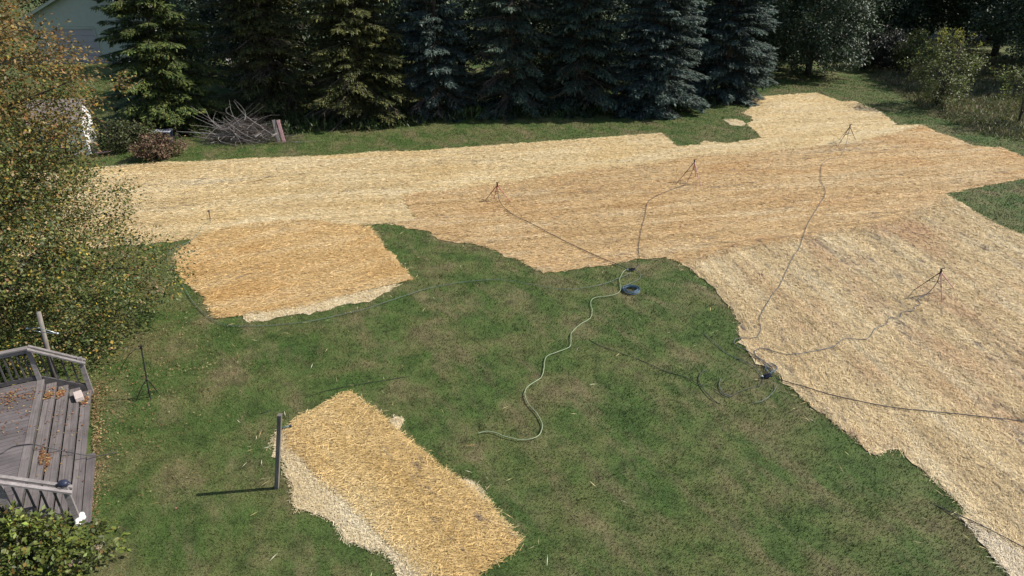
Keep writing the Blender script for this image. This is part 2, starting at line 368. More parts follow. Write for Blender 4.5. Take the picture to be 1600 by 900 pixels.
# ------------------------------------------------------------------ grass blades, loose stalks and fallen leaves
DK_U = Vector((math.cos(math.radians(116.2)), math.sin(math.radians(116.2)), 0)); DK_V = Vector((DK_U.y, -DK_U.x, 0))
ZF, RISE = 0.78, 0.155
_F0 = gp(68, 597, ZF); _T0 = gp(142, 613, ZF - 4 * RISE)
V_FLOOR = _F0.dot(DK_V); V_END = _T0.dot(DK_V); TREAD = (V_END - V_FLOOR) / 4
S_FAR = gp(64, 594, ZF).dot(DK_U); S_NEAR = gp(17, 803, ZF).dot(DK_U)
def dk(s, v, z): return DK_U * s + DK_V * v + Vector((0, 0, z))
DECK_FOOT = [dk(S_FAR + .2, V_FLOOR - 6, 0), dk(S_FAR + .2, V_END, 0), dk(S_NEAR - .3, V_END + .2, 0), dk(S_NEAR - .3, V_FLOOR - 6, 0)]
def blades(n, y0, y1, h, wd, seed):
    """blade density thins out and blade size grows smoothly with distance"""
    r = np.random.default_rng(seed)
    Y = (y0 ** .6 + r.random(n) * (y1 ** .6 - y0 ** .6)) ** (1 / .6); X = r.uniform(-1, 1, n) * (Y * 0.80 + 4.2); sz = (Y / 10) ** .55
    P = np.stack([X, Y], 1); m = np.ones(n, bool)
    for q in STRAW_ALL: m &= ~inpoly(P, q)
    m &= ~inpoly(P, DECK_FOOT); sz = sz[m]; h = h * sz ** .35; wd = wd * sz
    P = P[m]; n = len(P)
    a = r.uniform(0, 2 * math.pi, n); H = r.uniform(0.55, 1.3, n) * h; W = r.uniform(0.7, 1.3, n) * wd
    # mown but uneven: tufts stand higher
    tuft = 0.5 + 0.5 * np.sin(P[:, 0] * 2.1 + 1.7 * np.sin(P[:, 1] * 1.3)) * np.sin(P[:, 1] * 2.7 + np.sin(P[:, 0] * 1.9))
    H *= 0.75 + 0.5 * tuft
    lean = r.uniform(0.2, 1.0, n) * H; la = r.uniform(0, 2 * math.pi, n)
    V = np.zeros((n, 3, 3)); cx, cy = np.cos(a) * W / 2, np.sin(a) * W / 2
    V[:, 0, :2] = P + np.stack([cx, cy], 1); V[:, 1, :2] = P - np.stack([cx, cy], 1)
    V[:, 2, :2] = P + np.stack([np.cos(la) * lean, np.sin(la) * lean], 1); V[:, 2, 2] = H
    t = r.choice([0.8, 1.0, 1.15, 1.35, 1.8], n, p=[.22, .3, .26, .16, .06]); y = r.random(n)
    c = np.stack([t * np.where(y < .1, 1.6, 1.0), t, t * np.where(y < .1, 1.3, 0.9)], 1)
    return V.reshape(-1, 3), np.repeat(c, 3, 0)
V, C = blades(760000, 7.5, 58, 0.050, 0.0115, 11)
tag(link('grass', np_mesh('grass', V, np.arange(len(V)).reshape(-1, 3), C), M_LAWN), 'short grass blades of the mown lawn', 'grass', kind='stuff')

def quads_leaf(Pc, D, Nn, L, W, fold=0.15):
    """leaf-shaped quads: base, side, tip, side"""
    D = D / (np.linalg.norm(D, axis=1, keepdims=True) + 1e-9)
    Sd = np.cross(D, Nn); Sd /= (np.linalg.norm(Sd, axis=1, keepdims=True) + 1e-9); Nz = np.cross(Sd, D)
    L = L[:, None]; W = W[:, None]
    V = np.stack([Pc, Pc + D * L * .48 + Sd * W * .5 + Nz * W * fold, Pc + D * L, Pc + D * L * .48 - Sd * W * .5 + Nz * W * fold], 1)
    n = len(Pc); Q = np.arange(n * 4).reshape(n, 4)
    return V.reshape(-1, 3), np.concatenate([Q[:, [0, 1, 2]], Q[:, [0, 2, 3]]])
def palette(r, n, cols, p, jit=0.18):
    c = np.array(cols)[r.choice(len(cols), n, p=p)]
    return c * np.exp(r.normal(0, jit, (n, 1))) * (1 + r.normal(0, 0.05, (n, 3)))
def scatter_flat(name, P, zf, L, cols, p, seed, mat, label, cat, wr=0.65, tilt=0.35):
    r = np.random.default_rng(seed); n = len(P); a = r.uniform(0, 6.283, n)
    Pc = np.column_stack([P[:, 0], P[:, 1], zf + r.uniform(0.003, 0.02, n)])
    D = np.column_stack([np.cos(a), np.sin(a), r.uniform(0, tilt, n)]); Nn = np.column_stack([r.normal(0, .25, n), r.normal(0, .25, n), np.ones(n)])
    Ln = r.uniform(0.7, 1.3, n) * L
    V, F = quads_leaf(Pc, D, Nn, Ln, Ln * wr); c = np.repeat(palette(r, n, cols, p), 4, 0)
    return tag(link(name, np_mesh(name, V, F, c), mat), label, cat, kind='stuff')
r = np.random.default_rng(31)
# loose stalks blown onto the grass
P = np.column_stack([r.uniform(-12, 12, 5000), r.uniform(8, 26, 5000)]); dd = np.full(len(P), 9.0)
for q in STRAW_ALL[:5]:
    E = np.array([(p.x, p.y) for p in ragged(q, 0.5, 0, 1)])
    dd = np.minimum(dd, np.sqrt(((P[:, None, :] - E[None]) ** 2).sum(2)).min(1))
m = (r.random(len(P)) < np.exp(-dd / 0.35) * 0.9 + 0.012)
for q in STRAW_ALL: m &= ~inpoly(P, q)
m &= ~inpoly(P, DECK_FOOT)
scatter_flat('loose_straw', P[m], 0.045, 0.20, [(0.62, 0.52, 0.28), (0.55, 0.40, 0.18), (0.6, 0.55, 0.4)], [.5, .3, .2], 32, M_DEADLEAF, 'loose straw stalks blown onto the lawn', 'straw', wr=0.06)
# fallen leaves round the deck and the tree
c0 = gp(150, 640); n = 2600
P = np.concatenate([np.column_stack([r.normal(c0.x - .3, 1.9, n), r.normal(c0.y + .9, 2.6, n)]),
                    np.array([tuple((dk(s, V_END + abs(v), 0)))[:2] for s, v in zip(r.uniform(S_NEAR - .3, S_FAR + .3, 1500), r.normal(0.05, .16, 1500))])])
P = P[~inpoly(P, DECK_FOOT)]
scatter_flat('fallen_leaves', P, 0.036, 0.045, [(0.22, 0.125, 0.06), (0.27, 0.19, 0.09), (0.34, 0.28, 0.14), (0.16, 0.09, 0.05)], [.35, .3, .2, .15], 33, M_DEADLEAF, 'brown and yellow fallen leaves on grass beside the deck', 'leaves')

# ------------------------------------------------------------------ trees
def tube_np(b, pts, r0, r1, n=5):
    k = len(pts); b.tube(pts, [r0 + (r1 - r0) * i / (k - 1) for i in range(k)], n, cap=False)
def spruce(base, H, Rad, seed, cols, p, label, hang=0.3, skirt=0.35, dead=0.25, dens=1.0, group='spruce row behind the strawed ground'):
    rnd = random.Random(seed); r = np.random.default_rng(seed)
    root = empty('spruce_tree', base); tag(root, label, 'spruce', group)
    tr = MB(); tr.tube([(0, 0, -0.1), (0.02, 0, H * .3), (0, 0.03, H * .65), (0, 0, H)], [0.24, 0.18, 0.10, 0.015], 8)
    tr.build('trunk', M_BARK, root, smooth=True)
    limbs = MB(); dl = MB(); PC, DD, NN, LL, WW, CC = [], [], [], [], [], []
    z = skirt
    lob = [rnd.uniform(0, 6.28) for _ in range(3)]
    while z < H - 0.15:
        f = z / H; prof = (1 - f) ** 0.58 * (0.84 + 0.16 * min(1, f / 0.10))
        for k in range(max(5, int(11 - 5 * f))):
            a = rnd.uniform(0, 6.283)
            L = Rad * prof * rnd.uniform(0.68, 1.08) * (1 + 0.10 * math.sin(2 * a + lob[0]) + 0.07 * math.sin(3 * a + lob[1])) + 0.1
            z0 = z + rnd.uniform(-.14, .14); up = 0.10 + 0.5 * f; dr = 0.42 - 0.25 * f + rnd.uniform(-.08, .08)
            def pt(t): return Vector((math.cos(a) * L * t, math.sin(a) * L * t, max(0.08, z0 + L * (up * t - dr * t * t + 0.16 * max(0, t - .7)))))
            isdead = f < dead and rnd.random() < (0.6 if f < dead * .7 else 0.3)
            tube_np(dl if isdead else limbs, [pt(0), pt(.35), pt(.7), pt(1)], 0.028 * (1 - f) + .008, 0.005, 3)
            if isdead:
                for q in range(12):
                    t = rnd.uniform(.35, 1); o = pt(t); sa = a + rnd.choice((-1, 1)) * rnd.uniform(.5, 1.1); l = rnd.uniform(.25, .6)
                    tube_np(dl, [o, o + Vector((math.cos(sa) * l * .5, math.sin(sa) * l * .5, -l * .25)), o + Vector((math.cos(sa) * l, math.sin(sa) * l, -l * .7))], 0.010, 0.004, 3)
                if rnd.random() < .7: continue
            n = int((34 + 62 * L) * dens)
            t = r.uniform(0.12, 1.0, n) ** 0.7; s = r.uniform(-1, 1, n); wd = (0.26 * L * (1.05 - t) + 0.16)
            bx = np.array([pt(x)[:] for x in t]); d2 = np.array([math.cos(a), math.sin(a), 0]); sd = np.array([-math.sin(a), math.cos(a), 0])
            off = s * wd
            pc = bx + off[:, None] * sd; pc[:, 2] -= 0.28 * np.abs(off) + r.uniform(0, 0.05, n)
            hg = (r.random(n) < hang).astype(float)
            dv = d2[None] * r.uniform(.5, 1.1, n)[:, None] + sd[None] * (np.sign(s) * r.uniform(.1, .9, n))[:, None]
            dv[:, 2] += -0.22 - hg * r.uniform(.6, 1.6, n) + r.normal(0, .15, n)
            nn = np.column_stack([r.normal(0, .3, n), r.normal(0, .3, n), np.ones(n)])
            PC.append(pc); DD.append(dv); NN.append(nn); LL.append(r.uniform(.16, .36, n)); WW.append(r.uniform(.06, .125, n))
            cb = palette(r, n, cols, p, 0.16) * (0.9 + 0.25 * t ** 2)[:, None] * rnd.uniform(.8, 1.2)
            CC.append(cb)
        z += 0.30 + 0.10 * f
    PC, DD, NN = map(np.concatenate, (PC, DD, NN)); LL = np.concatenate(LL); WW = np.concatenate(WW); CC = np.concatenate(CC)
    V, F = quads_leaf(PC, DD, NN, LL, WW, -0.2); V[:, 2] = np.maximum(V[:, 2], 0.05)
    limbs.build('limbs', M_BARK, root)
    if dl.v: tag(dl.build('dead_branches', M_DEADTWIG, root), 'bare grey lower branches')
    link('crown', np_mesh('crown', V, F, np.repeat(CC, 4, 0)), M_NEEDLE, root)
    return root
GREEN = [tuple(1.2 * k for k in c) for c in [(0.055, 0.080, 0.022), (0.085, 0.105, 0.028), (0.034, 0.055, 0.020), (0.120, 0.130, 0.035)]]
OLIVE = [tuple(1.05 * k for k in c) for c in [(0.070, 0.078, 0.026), (0.100, 0.105, 0.032), (0.045, 0.052, 0.020), (0.13, 0.125, 0.04)]]
BLUE = [tuple(1.2 * k for k in c) for c in [(0.050, 0.074, 0.060), (0.076, 0.104, 0.088), (0.031, 0.048, 0.039), (0.118, 0.15, 0.13)]]
BLGR = [tuple(1.2 * k for k in c) for c in [(0.045, 0.070, 0.050), (0.070, 0.095, 0.062), (0.028, 0.046, 0.034), (0.10, 0.125, 0.08)]]
PW = [.34, .30, .24, .12]
spruce(gp(272, 197), 15.0, 3.95, 101, GREEN, PW, 'full yellow-green spruce between the garage and the brush pile', 0.25, .45, .10)
spruce(gp(430, 182), 16.0, 3.4, 102, OLIVE, PW, 'thin olive spruce with sparse boughs above the brush pile', 0.35, .9, .34, .7)
spruce(gp(568, 187), 16.0, 3.5, 103, OLIVE, PW, 'dense olive-green spruce beside a narrow blue spruce', 0.30, .5, .20)
spruce(gp(686, 180), 15.0, 2.6, 104, BLUE, PW, 'narrow silvery blue spruce between olive and drooping spruces', 0.35, .35, .16)
spruce(gp(800, 172), 16.5, 3.4, 105, BLGR, PW, 'blue-green spruce with many bare grey lower branches', 0.4, .6, .42, .85)
spruce(gp(905, 169), 15.5, 3.3, 106, BLGR, PW, 'loose grey-green spruce left of the full dark-blue spruce', 0.3, .5, .22, .85)
spruce(gp(1020, 174), 15.5, 3.2, 107, BLUE, PW, 'full dark-blue spruce with boughs sweeping down to the lawn', 0.3, .30, .04, 1.1)
spruce(gp(1128, 153), 16.0, 3.6, 108, BLUE, PW, 'last blue spruce of the row beside the broad-leaved trees', 0.3, .45, .06, 1.1)

def broadleaf(name, base, H, prof, nclump, per, leaf, cols, p, seed, label, cat, group=None, zlow=0.5, clump_r=0.42, hcols=None, hp=None, hz=0.5,
              trunk_r=0.2, stems=1, mat=None, lobes=0.18, inner=0.4, nlimb=28, squash=0.75, bark=None, view=None):
    """tapered trunk and limbs with leaf clumps spread through an uneven crown; prof(f) gives the radius at relative height f"""
    rnd = random.Random(seed); r = np.random.default_rng(seed); mat = mat or M_LEAF; bark = bark or M_BARK
    root = empty(name, base); tag(root, label, cat, group)
    ph = r.uniform(0, 6.283, 4)
    z = zlow + (H - zlow) * r.random(nclump * 3); f = (z - zlow) / (H - zlow); pr = np.array([prof(x) for x in f])
    k = r.random(len(z)) < (pr / pr.max()) ** 1.2; z, f, pr = z[k][:nclump], f[k][:nclump], pr[k][:nclump]; n = len(z)
    a = r.uniform(0, 6.283, n)
    Rr = pr * (1 + lobes * np.sin(2 * a + ph[0] + z) + lobes * .8 * np.sin(3 * a + ph[1] - 1.3 * z) + lobes * .6 * np.sin(5 * a + ph[2] + 2.1 * z))
    rad = Rr * r.uniform(inner ** 2, 1.0, n) ** 0.5
    Cc = np.column_stack([np.cos(a) * rad, np.sin(a) * rad, z])
    tk = MB(); lm = MB(); lean = Vector((rnd.uniform(-.3, .3), rnd.uniform(-.3, .3), 0)) * (H / 10)
    tops = []
    for s in range(stems):
        o = Vector((rnd.uniform(-1, 1), rnd.uniform(-1, 1), 0)) * (0 if stems == 1 else 0.12)
        e = lean if stems == 1 else Vector((rnd.uniform(-1, 1) * prof(.5) * .5, rnd.uniform(-1, 1) * prof(.5) * .5, 0))
        pts = [o + Vector((0, 0, -.05)), o * 1.5 + e * .15 + Vector((0, 0, H * .2)), o + e * .5 + Vector((0, 0, H * .5)), o + e + Vector((0, 0, H * .88))]
        tk.tube(pts, [trunk_r, trunk_r * .8, trunk_r * .5, trunk_r * .08], 7); tops.append(pts)
    tk.build('trunk', bark, root, smooth=True)
    for i in r.choice(n, min(nlimb, n), replace=False):
        c = Vector(Cc[i]); pts = tops[rnd.randrange(stems)]; h = max(H * .12, c.z - rnd.uniform(.15, .55) * math.hypot(c.x, c.y)) / H
        h = min(h, .8); q = min(2.999, h / .3); j = int(q); st = pts[j].lerp(pts[j + 1], min(1, q - j))
        md = st.lerp(c, .5) + Vector((0, 0, .12 * (c - st).length))
        tube_np(lm, [st, md, c], trunk_r * .28, 0.008, 4)
    lm.build('limbs', bark, root)
    idx = np.repeat(np.arange(n), per); m = len(idx); cr = clump_r * r.uniform(.6, 1.35, n)
    off = r.normal(0, 1, (m, 3)); off /= np.linalg.norm(off, axis=1, keepdims=True); off *= (r.random(m) ** .45)[:, None] * cr[idx][:, None]; off[:, 2] *= squash
    Pc = Cc[idx] + off; Pc[:, 2] = np.maximum(Pc[:, 2], .06)
    out = np.column_stack([np.cos(a), np.sin(a), np.full(n, .5)])[idx]
    D = off / (cr[idx][:, None] + 1e-6) * .9 + out * .45 + r.normal(0, .5, (m, 3)); D[:, 2] -= .35
    Nn = out * .5 + np.array([0, 0, .9]) + r.normal(0, .45, (m, 3))
    L = leaf * r.uniform(.65, 1.3, m); V, F = quads_leaf(Pc, D, Nn, L, L * r.uniform(.5, .75, m)); V[:, 2] = np.maximum(V[:, 2], .04)
    c = palette(r, m, cols, p); tone = np.exp(r.normal(0, .16, n))[idx][:, None]
    if hcols is not None:
        pick = r.random(m) < np.clip((Pc[:, 2] / H - hz) / .25 + r.normal(0, .25, n)[idx], 0, 0.92)
        c = np.where(pick[:, None], palette(r, m, hcols, hp), c)
    link('crown', np_mesh('crown', V, F, np.repeat(c * tone, 4, 0)), mat, root)
    return root
def copy_tree(src, loc, rz, sc, label, name=None):
    c = src.copy(); COL.objects.link(c); c.location = loc; c.rotation_euler = (0, 0, rz); c.scale = (sc,) * 3; c['label'] = label
    for ch in src.children:
        d = ch.copy(); COL.objects.link(d); d.parent = c
    return c
def prof_round(rmax, lo=.35, pk=.45):
    def f(x):
        return rmax * (lo + (1 - lo) * math.sin(min(1, x / pk) * math.pi / 2)) if x < pk else rmax * max(.06, math.cos((x - pk) / (1 - pk) * math.pi / 2)) ** .7
    return f
def prof_tbl(tb):
    return lambda x: float(np.interp(x, [a for a, _ in tb], [b for _, b in tb]))

# the autumn tree by the deck
AUT_LO = [tuple(1.25 * k for k in c) for c in [(0.060, 0.080, 0.020), (0.095, 0.105, 0.028), (0.036, 0.052, 0.016), (0.17, 0.14, 0.035), (0.20, 0.12, 0.05), (0.30, 0.22, 0.03)]]
AUT_HI = [tuple(0.88 * k for k in c) for c in [(0.22, 0.14, 0.042), (0.26, 0.12, 0.028), (0.17, 0.125, 0.05), (0.30, 0.20, 0.035), (0.11, 0.10, 0.03), (0.18, 0.09, 0.04)]]
broadleaf('autumn_tree', (-15.75, 17.8, 0), 14.0, prof_tbl([(0, 4.4), (.13, 4.7), (.22, 4.5), (.34, 4.15), (.48, 3.85), (.62, 3.8), (.8, 3.2), (1, .9)]), 3700, 46, 0.094, AUT_LO, [.30, .27, .2, .12, .07, .04], 201,
          'large tree with green leaves turning orange beside the deck', 'tree', zlow=.45, clump_r=.5, hcols=AUT_HI, hp=[.24, .10, .22, .10, .28, .06], hz=.34, trunk_r=.27, nlimb=110, inner=.5, lobes=.15)

# broad-leaved trees to the right of the spruces, and the wood behind
DKG = [tuple(1.3 * k for k in c) for c in [(0.040, 0.062, 0.032), (0.060, 0.085, 0.045), (0.026, 0.044, 0.024), (0.085, 0.105, 0.06)]]
G1 = 'broad-leaved trees behind the strawed ground'
b1 = broadleaf('broadleaf_tree', gp(1262, 116), 13.0, prof_round(4.3, .78, .3), 900, 40, .20, DKG, PW, 301, 'glossy-leaved tree hanging low over the field end beside the last spruce', 'tree', G1, zlow=.8, clump_r=.62, trunk_r=.28, mat=M_GLOSSY, lobes=.14)
b2 = broadleaf('broadleaf_tree', gp(1420, 70), 14.0, prof_round(5.5, .7, .35), 800, 40, .24, DKG, PW, 302, 'dark shaded tree behind the yellow-topped shrub', 'tree', G1, zlow=1.6, clump_r=.75, trunk_r=.3, mat=M_GLOSSY)
b3 = copy_tree(b1, gp(1545, 62), 2.1, 1.05, 'tall pale-glinting tree behind the weedy bank')
wood = [(-30, 74, .9), (-14.5, 52, 1.0), (-15.5, 60, 1.05), (-17.2, 51, .9), (-27, 61, .95), (43, 56, 1.0), (53, 50, 1.05), (-4, 56, 1.1), (4.5, 54, 1.0), (12, 58, 1.05), (20, 66, 1.2), (28.5, 70, 1.1), (36, 72, 1.25), (46, 68, 1.1), (56, 64, 1.15), (62, 54, 1.05), (50, 80, 1.3), (32, 84, 1.3), (16, 78, 1.2), (2, 74, 1.2), (-10, 72, 1.1), (-17, 88, 1.2), (-36, 92, 1.2), (-52, 88, 1.2), (-64, 76, 1.2), (66, 84, 1.2), (-26, 100, 1.2)]  # hidden trees behind the left spruces are added to shade the lawn by the garage
rw = random.Random(5)
for i, (x, y, s) in enumerate(wood):
    o = copy_tree((b1, b2)[i % 2], (x, y, 0), rw.uniform(0, 6.28), s, 'dark leafy tree of the wood behind spruces and shrubs'); o['group'] = 'wood behind the spruce row'
# shrubs on the right
YEL = [tuple(1.8 * k for k in c) for c in [(0.075, 0.095, 0.026), (0.105, 0.120, 0.030), (0.050, 0.062, 0.022), (0.085, 0.072, 0.035)]]
YTOP = [(0.42, 0.38, 0.05), (0.30, 0.30, 0.05), (0.16, 0.18, 0.04)]
broadleaf('shrub', gp(1462, 166), 4.9, prof_tbl([(0, 1.0), (.25, 2.0), (.55, 2.2), (.8, 1.5), (1, .5)]), 250, 24, .13, YEL, PW, 401, 'tall willowy shrub with bright yellow top leaves at the field edge', 'shrub', 'shrubs on the weedy bank', zlow=.5, clump_r=.36, hcols=YTOP, hp=[.4, .35, .25], hz=.78, trunk_r=.06, stems=6, nlimb=60, lobes=.25)
broadleaf('shrub', gp(1588, 196), 3.9, prof_tbl([(0, .7), (.3, 1.3), (.6, 1.9), (.85, 1.4), (1, .4)]), 80, 20, .15, YEL, PW, 402, 'lanky shrub with bare slanting stems on the weedy bank', 'shrub', 'shrubs on the weedy bank', zlow=1.1, clump_r=.38, trunk_r=.028, stems=7, nlimb=40, lobes=.25)
broadleaf('shrub', gp(1372, 108), 3.4, prof_round(2.6, .8, .3), 320, 36, .16, [(0.030, 0.036, 0.026), (0.022, 0.030, 0.020), (0.042, 0.042, 0.03)], [.4, .4, .2], 403, 'round blackish shrub at the end of the grass path', 'shrub', 'shrubs on the weedy bank', zlow=.2, clump_r=.4, trunk_r=.08, stems=3)
broadleaf('shrub', gp(1418, 118), 3.6, prof_round(1.2, .7, .5), 110, 26, .16, [(0.12, 0.15, 0.04), (0.16, 0.18, 0.05), (0.08, 0.10, 0.03)], [.4, .3, .3], 404, 'slim light-green shrub between blackish and willowy shrubs', 'shrub', 'shrubs on the weedy bank', zlow=.6, clump_r=.36, trunk_r=.05, stems=3)
broadleaf('shrub', gp(248, 246), 1.25, prof_round(1.1, .75, .35), 120, 34, .12, [(0.16, 0.10, 0.07), (0.22, 0.15, 0.10), (0.10, 0.07, 0.05), (0.09, 0.10, 0.035)], [.35, .25, .25, .15], 405, 'dry brown shrub by the far straw edge near the shed', 'shrub', zlow=.12, clump_r=.28, trunk_r=.03, stems=5, mat=M_DEADLEAF)
broadleaf('shrub', gp(200, 232), 1.6, prof_round(1.5, .75, .35), 130, 32, .13, [(0.075, 0.095, 0.028), (0.10, 0.08, 0.05), (0.05, 0.065, 0.02)], [.5, .2, .3], 406, 'greenish brown shrub between the shed and dry shrub', 'shrub', zlow=.12, clump_r=.3, trunk_r=.03, stems=5)
broadleaf('shrub', gp(40, 900), 1.3, prof_round(1.15, .85, .3), 170, 30, .10, [(0.105, 0.135, 0.026), (0.15, 0.18, 0.035), (0.060, 0.075, 0.02), (0.20, 0.12, 0.03)], [.36, .32, .25, .07], 407, 'bright green bush spilling against the deck railing', 'shrub', zlow=.12, clump_r=.24, trunk_r=.025, stems=6, lobes=.30)

# weeds: bank on the right, undergrowth below the spruces
def weeds(name, n, sampler, h, wd, cols, p, seed, label, bush=0.4):
    r = np.random.default_rng(seed); P = sampler(r, n); n = len(P)
    cl = 0.5 + 0.5 * np.sin(P[:, 0] * 1.3 + 2 * np.sin(P[:, 1] * .9)) * np.sin(P[:, 1] * 1.7 + np.sin(P[:, 0]))
    H = h * r.uniform(.3, 1.2, n) * (.35 + .9 * cl)
    z0 = H * r.uniform(0, .75, n) * (r.random(n) < bush); Pc = np.column_stack([P, z0])
    D = np.column_stack([r.normal(0, .45, n), r.normal(0, .45, n), np.ones(n) * .8]); Nn = r.normal(0, 1, (n, 3)) + np.array([0, -.6, .8])
    V, F = quads_leaf(Pc, D, Nn, np.maximum(.08, (H - z0) * .8), wd * r.uniform(.6, 1.5, n)); c = np.repeat(palette(r, n, cols, p) * (0.75 + .5 * cl)[:, None], 4, 0)
    return tag(link(name, np_mesh(name, V, F, c), M_LEAF), label, 'weeds', kind='stuff')
BANK = gpoly([(1352, 108), (1372, 122), (1400, 148), (1440, 168), (1490, 192), (1540, 212), (1600, 222), (1720, 250), (1760, 120), (1560, 95), (1440, 95)])
def s_poly(poly):
    xs = [p.x for p in poly]; ys = [p.y for p in poly]
    def f(r, n):
        P = np.column_stack([r.uniform(min(xs), max(xs), n), r.uniform(min(ys), max(ys), n)]); return P[inpoly(P, poly)]
    return f
weeds('tall_weeds', 70000, s_poly(BANK), .48, .06, [(0.15, 0.16, 0.055), (0.21, 0.185, 0.10), (0.21, 0.155, 0.105), (0.10, 0.125, 0.04), (0.30, 0.27, 0.19)], [.32, .24, .14, .22, .08], 501, 'rough brown and green weeds covering the bank by the field')
UG = gpoly([(200, 205), (330, 216), (440, 214), (520, 204), (580, 206), (640, 199), (680, 192), (760, 187), (860, 184), (960, 182), (1040, 180), (1110, 168), (1180, 152), (1180, 140), (900, 158), (500, 175), (200, 185)])
weeds('undergrowth', 42000, s_poly(UG), .85, .08, [(0.045, 0.075, 0.022), (0.075, 0.105, 0.03), (0.03, 0.05, 0.016), (0.11, 0.10, 0.03)], [.4, .25, .25, .1], 502, 'leafy green undergrowth at the foot of the spruce row', .6)

# ------------------------------------------------------------------ buildings behind the trees
M_SIDING = simple('sage_siding', (0.43, 0.46, 0.38), 0.6, 0.06, 3)
M_DOOR = simple('grey_door_paint', (0.40, 0.365, 0.38), 0.5, 0.06, 3)
M_SHINGLE = simple('grey_shingle', (0.16, 0.145, 0.14), 0.9, 0.3, 14, bmp=0.5)
M_CONC = simple('concrete', (0.36, 0.35, 0.33), 0.85, 0.15, 3, bmp=0.2)
M_BRICK = simple('brown_brick', (0.30, 0.17, 0.12), 0.85, 0.3, 9)
M_GLASS = simple('dark_window_glass', (0.03, 0.035, 0.04), 0.08, 0.1, spec=0.6)
M_FLOWER = simple('brick_red', (0.30, 0.13, 0.09), 0.8, 0.3)
dl_, dr_ = gp(98, 98), gp(160, 97); gx = (dr_ - dl_).normalized(); gy = Vector((-gx.y, gx.x, 0)); gang = math.atan2(gx.y, gx.x)
DW = (dr_ - dl_).length; DH = 2.85
ga = empty('garage_building', dl_, gang); tag(ga, 'pale green sided garage with grey roller door behind the spruces', 'garage')
x0, x1, EH, RH = -1.7, 8.2, 3.9, 6.4
xm = (x0 + x1) / 2
back = MB()
back.v = [Vector(v) for v in ((x0, .06, 0), (0, .06, 0), (0, .06, DH), (DW, .06, DH), (DW, .06, 0), (x1, .06, 0), (x1, .06, EH), (xm, .06, RH), (x0, .06, EH))]
back.f = [(0, 1, 2, 8), (2, 3, 7, 8), (3, 4, 5, 6), (3, 6, 7)]
b0 = len(back.v); back.box((x0 + .06, 4.5, EH / 2), (.12, 8.8, EH)); back.box((x1 - .06, 4.5, EH / 2), (.12, 8.8, EH)); back.box((xm, 8.95, EH / 2), (x1 - x0, .12, EH))
back.build('wall', M_SIDING, ga)
sd = MB(); z = .22; k = 0
while z < RH - .25:
    t_ = 0 if z < EH else (z - EH) / (RH - EH)
    l, rr_ = x0 + (xm - x0) * t_, x1 - (x1 - xm) * t_
    segs = [(l, -.10), (DW + .10, rr_)] if z < DH + .08 else [(l, rr_)]
    for a_, b_ in segs:
        n = len(sd.v); sd.v += [Vector((a_, .02, z)), Vector((b_, .02, z)), Vector((b_, .05, z + .19)), Vector((a_, .05, z + .19)), Vector((a_, .05, z)), Vector((b_, .05, z))]
        sd.f += [(n, n + 1, n + 2, n + 3), (n + 4, n + 5, n + 1, n)]
    z += .19
tag(sd.build('siding', M_SIDING, ga), kind='stuff')
dr = MB(); dr.box((DW / 2, .14, DH / 2), (DW, .04, DH)); dro = dr.build('garage_door', M_DOOR, ga)
for i in range(5):
    ph_ = DH / 5; MB().box((DW / 2, .10, ph_ * (i + .5)), (DW - .04, .05, ph_ - .03)).build('panel', M_DOOR, dro, bevel=.01)
for xx in (-.05, DW + .05): MB().box((xx, .03, DH / 2), (.10, .10, DH)).build('door_trim', M_SIDING, ga)
MB().box((DW / 2, .028, DH + .05), (DW + .2, .10, .10)).build('door_trim', M_SIDING, ga)
MB().box((xm, .01, .1), (x1 - x0, .10, .2)).build('foundation', M_CONC, ga)
for sgn in (-1, 1):
    e0 = Vector((xm, 0, RH + .1)); e1 = Vector((xm + sgn * ((x1 - x0) / 2 + .45), 0, EH - .13))
    rf = MB(); rf.bar(e0 + Vector((0, 4.3, 0)), e1 + Vector((0, 4.3, 0)), 9.6, .12); ro = rf.build('roof', M_SHINGLE, ga)
    MB().bar(e0 + Vector((0, -.53, -.08)), e1 + Vector((0, -.53, -.08)), .05, .2).build('fascia', M_SIDING, ro)
# apron in front of the garage and a paved yard further right
ap = MB(); ap.prism([dl_ - gx * 1.8 - gy * .7, dr_ + gx * 5.5 - gy * .7, dr_ + gx * 5.5, dl_ - gx * 1.8], -.05, .05)
tag(ap.build('garage_apron', M_CONC), 'concrete strip in front of the garage wall', 'pavement', kind='structure')
yd = [gp(355, 100), gp(405, 97), gp(470, 88), gp(420, 78), gp(350, 88)]
tag(MB().prism(yd, -.05, .03).build('paved_yard', M_CONC), 'grey paved yard before the white house', 'pavement', kind='structure')
hb = gp(400, 84); hs = empty('white_house', hb); tag(hs, 'white house glimpsed through the gap between two spruces', 'house')
MB().box((0, 4, 1.5), (9, 8, 3.0)).build('wall', M_WHITE, hs)
MB().box((-1.6, -.06, .55), (3.4, .14, 1.1)).build('brick_base', M_BRICK, hs)
for xx in (-2.6, 1.0, 3.2):
    wdw = MB().box((xx, -.03, 1.9), (1.0, .06, 1.2)).build('window', M_WHITE, hs); MB().box((xx, -.075, 1.9), (.86, .03, 1.06)).build('pane', M_GLASS, wdw)
hd = MB().box((-.6, -.04, 1.05), (.95, .08, 2.1)).build('door', M_NAVY, hs); MB().ball((-.25, -.11, 1.0), .04).build('handle', M_STEEL, hd)
for sgn in (-1, 1):
    MB().bar((0, 4, 5.1), (sgn * 5.1, 4, 2.85), 8.8, .14).build('roof', M_SHINGLE, hs)
for yy in (0.0, 8.0):
    gb = MB(); gb.v = [Vector(v) for v in ((-4.5, yy, 3), (4.5, yy, 3), (0, yy, 5))]; gb.f = [(0, 1, 2) if yy == 0 else (2, 1, 0)]
    gb.build('gable', M_WHITE, hs)

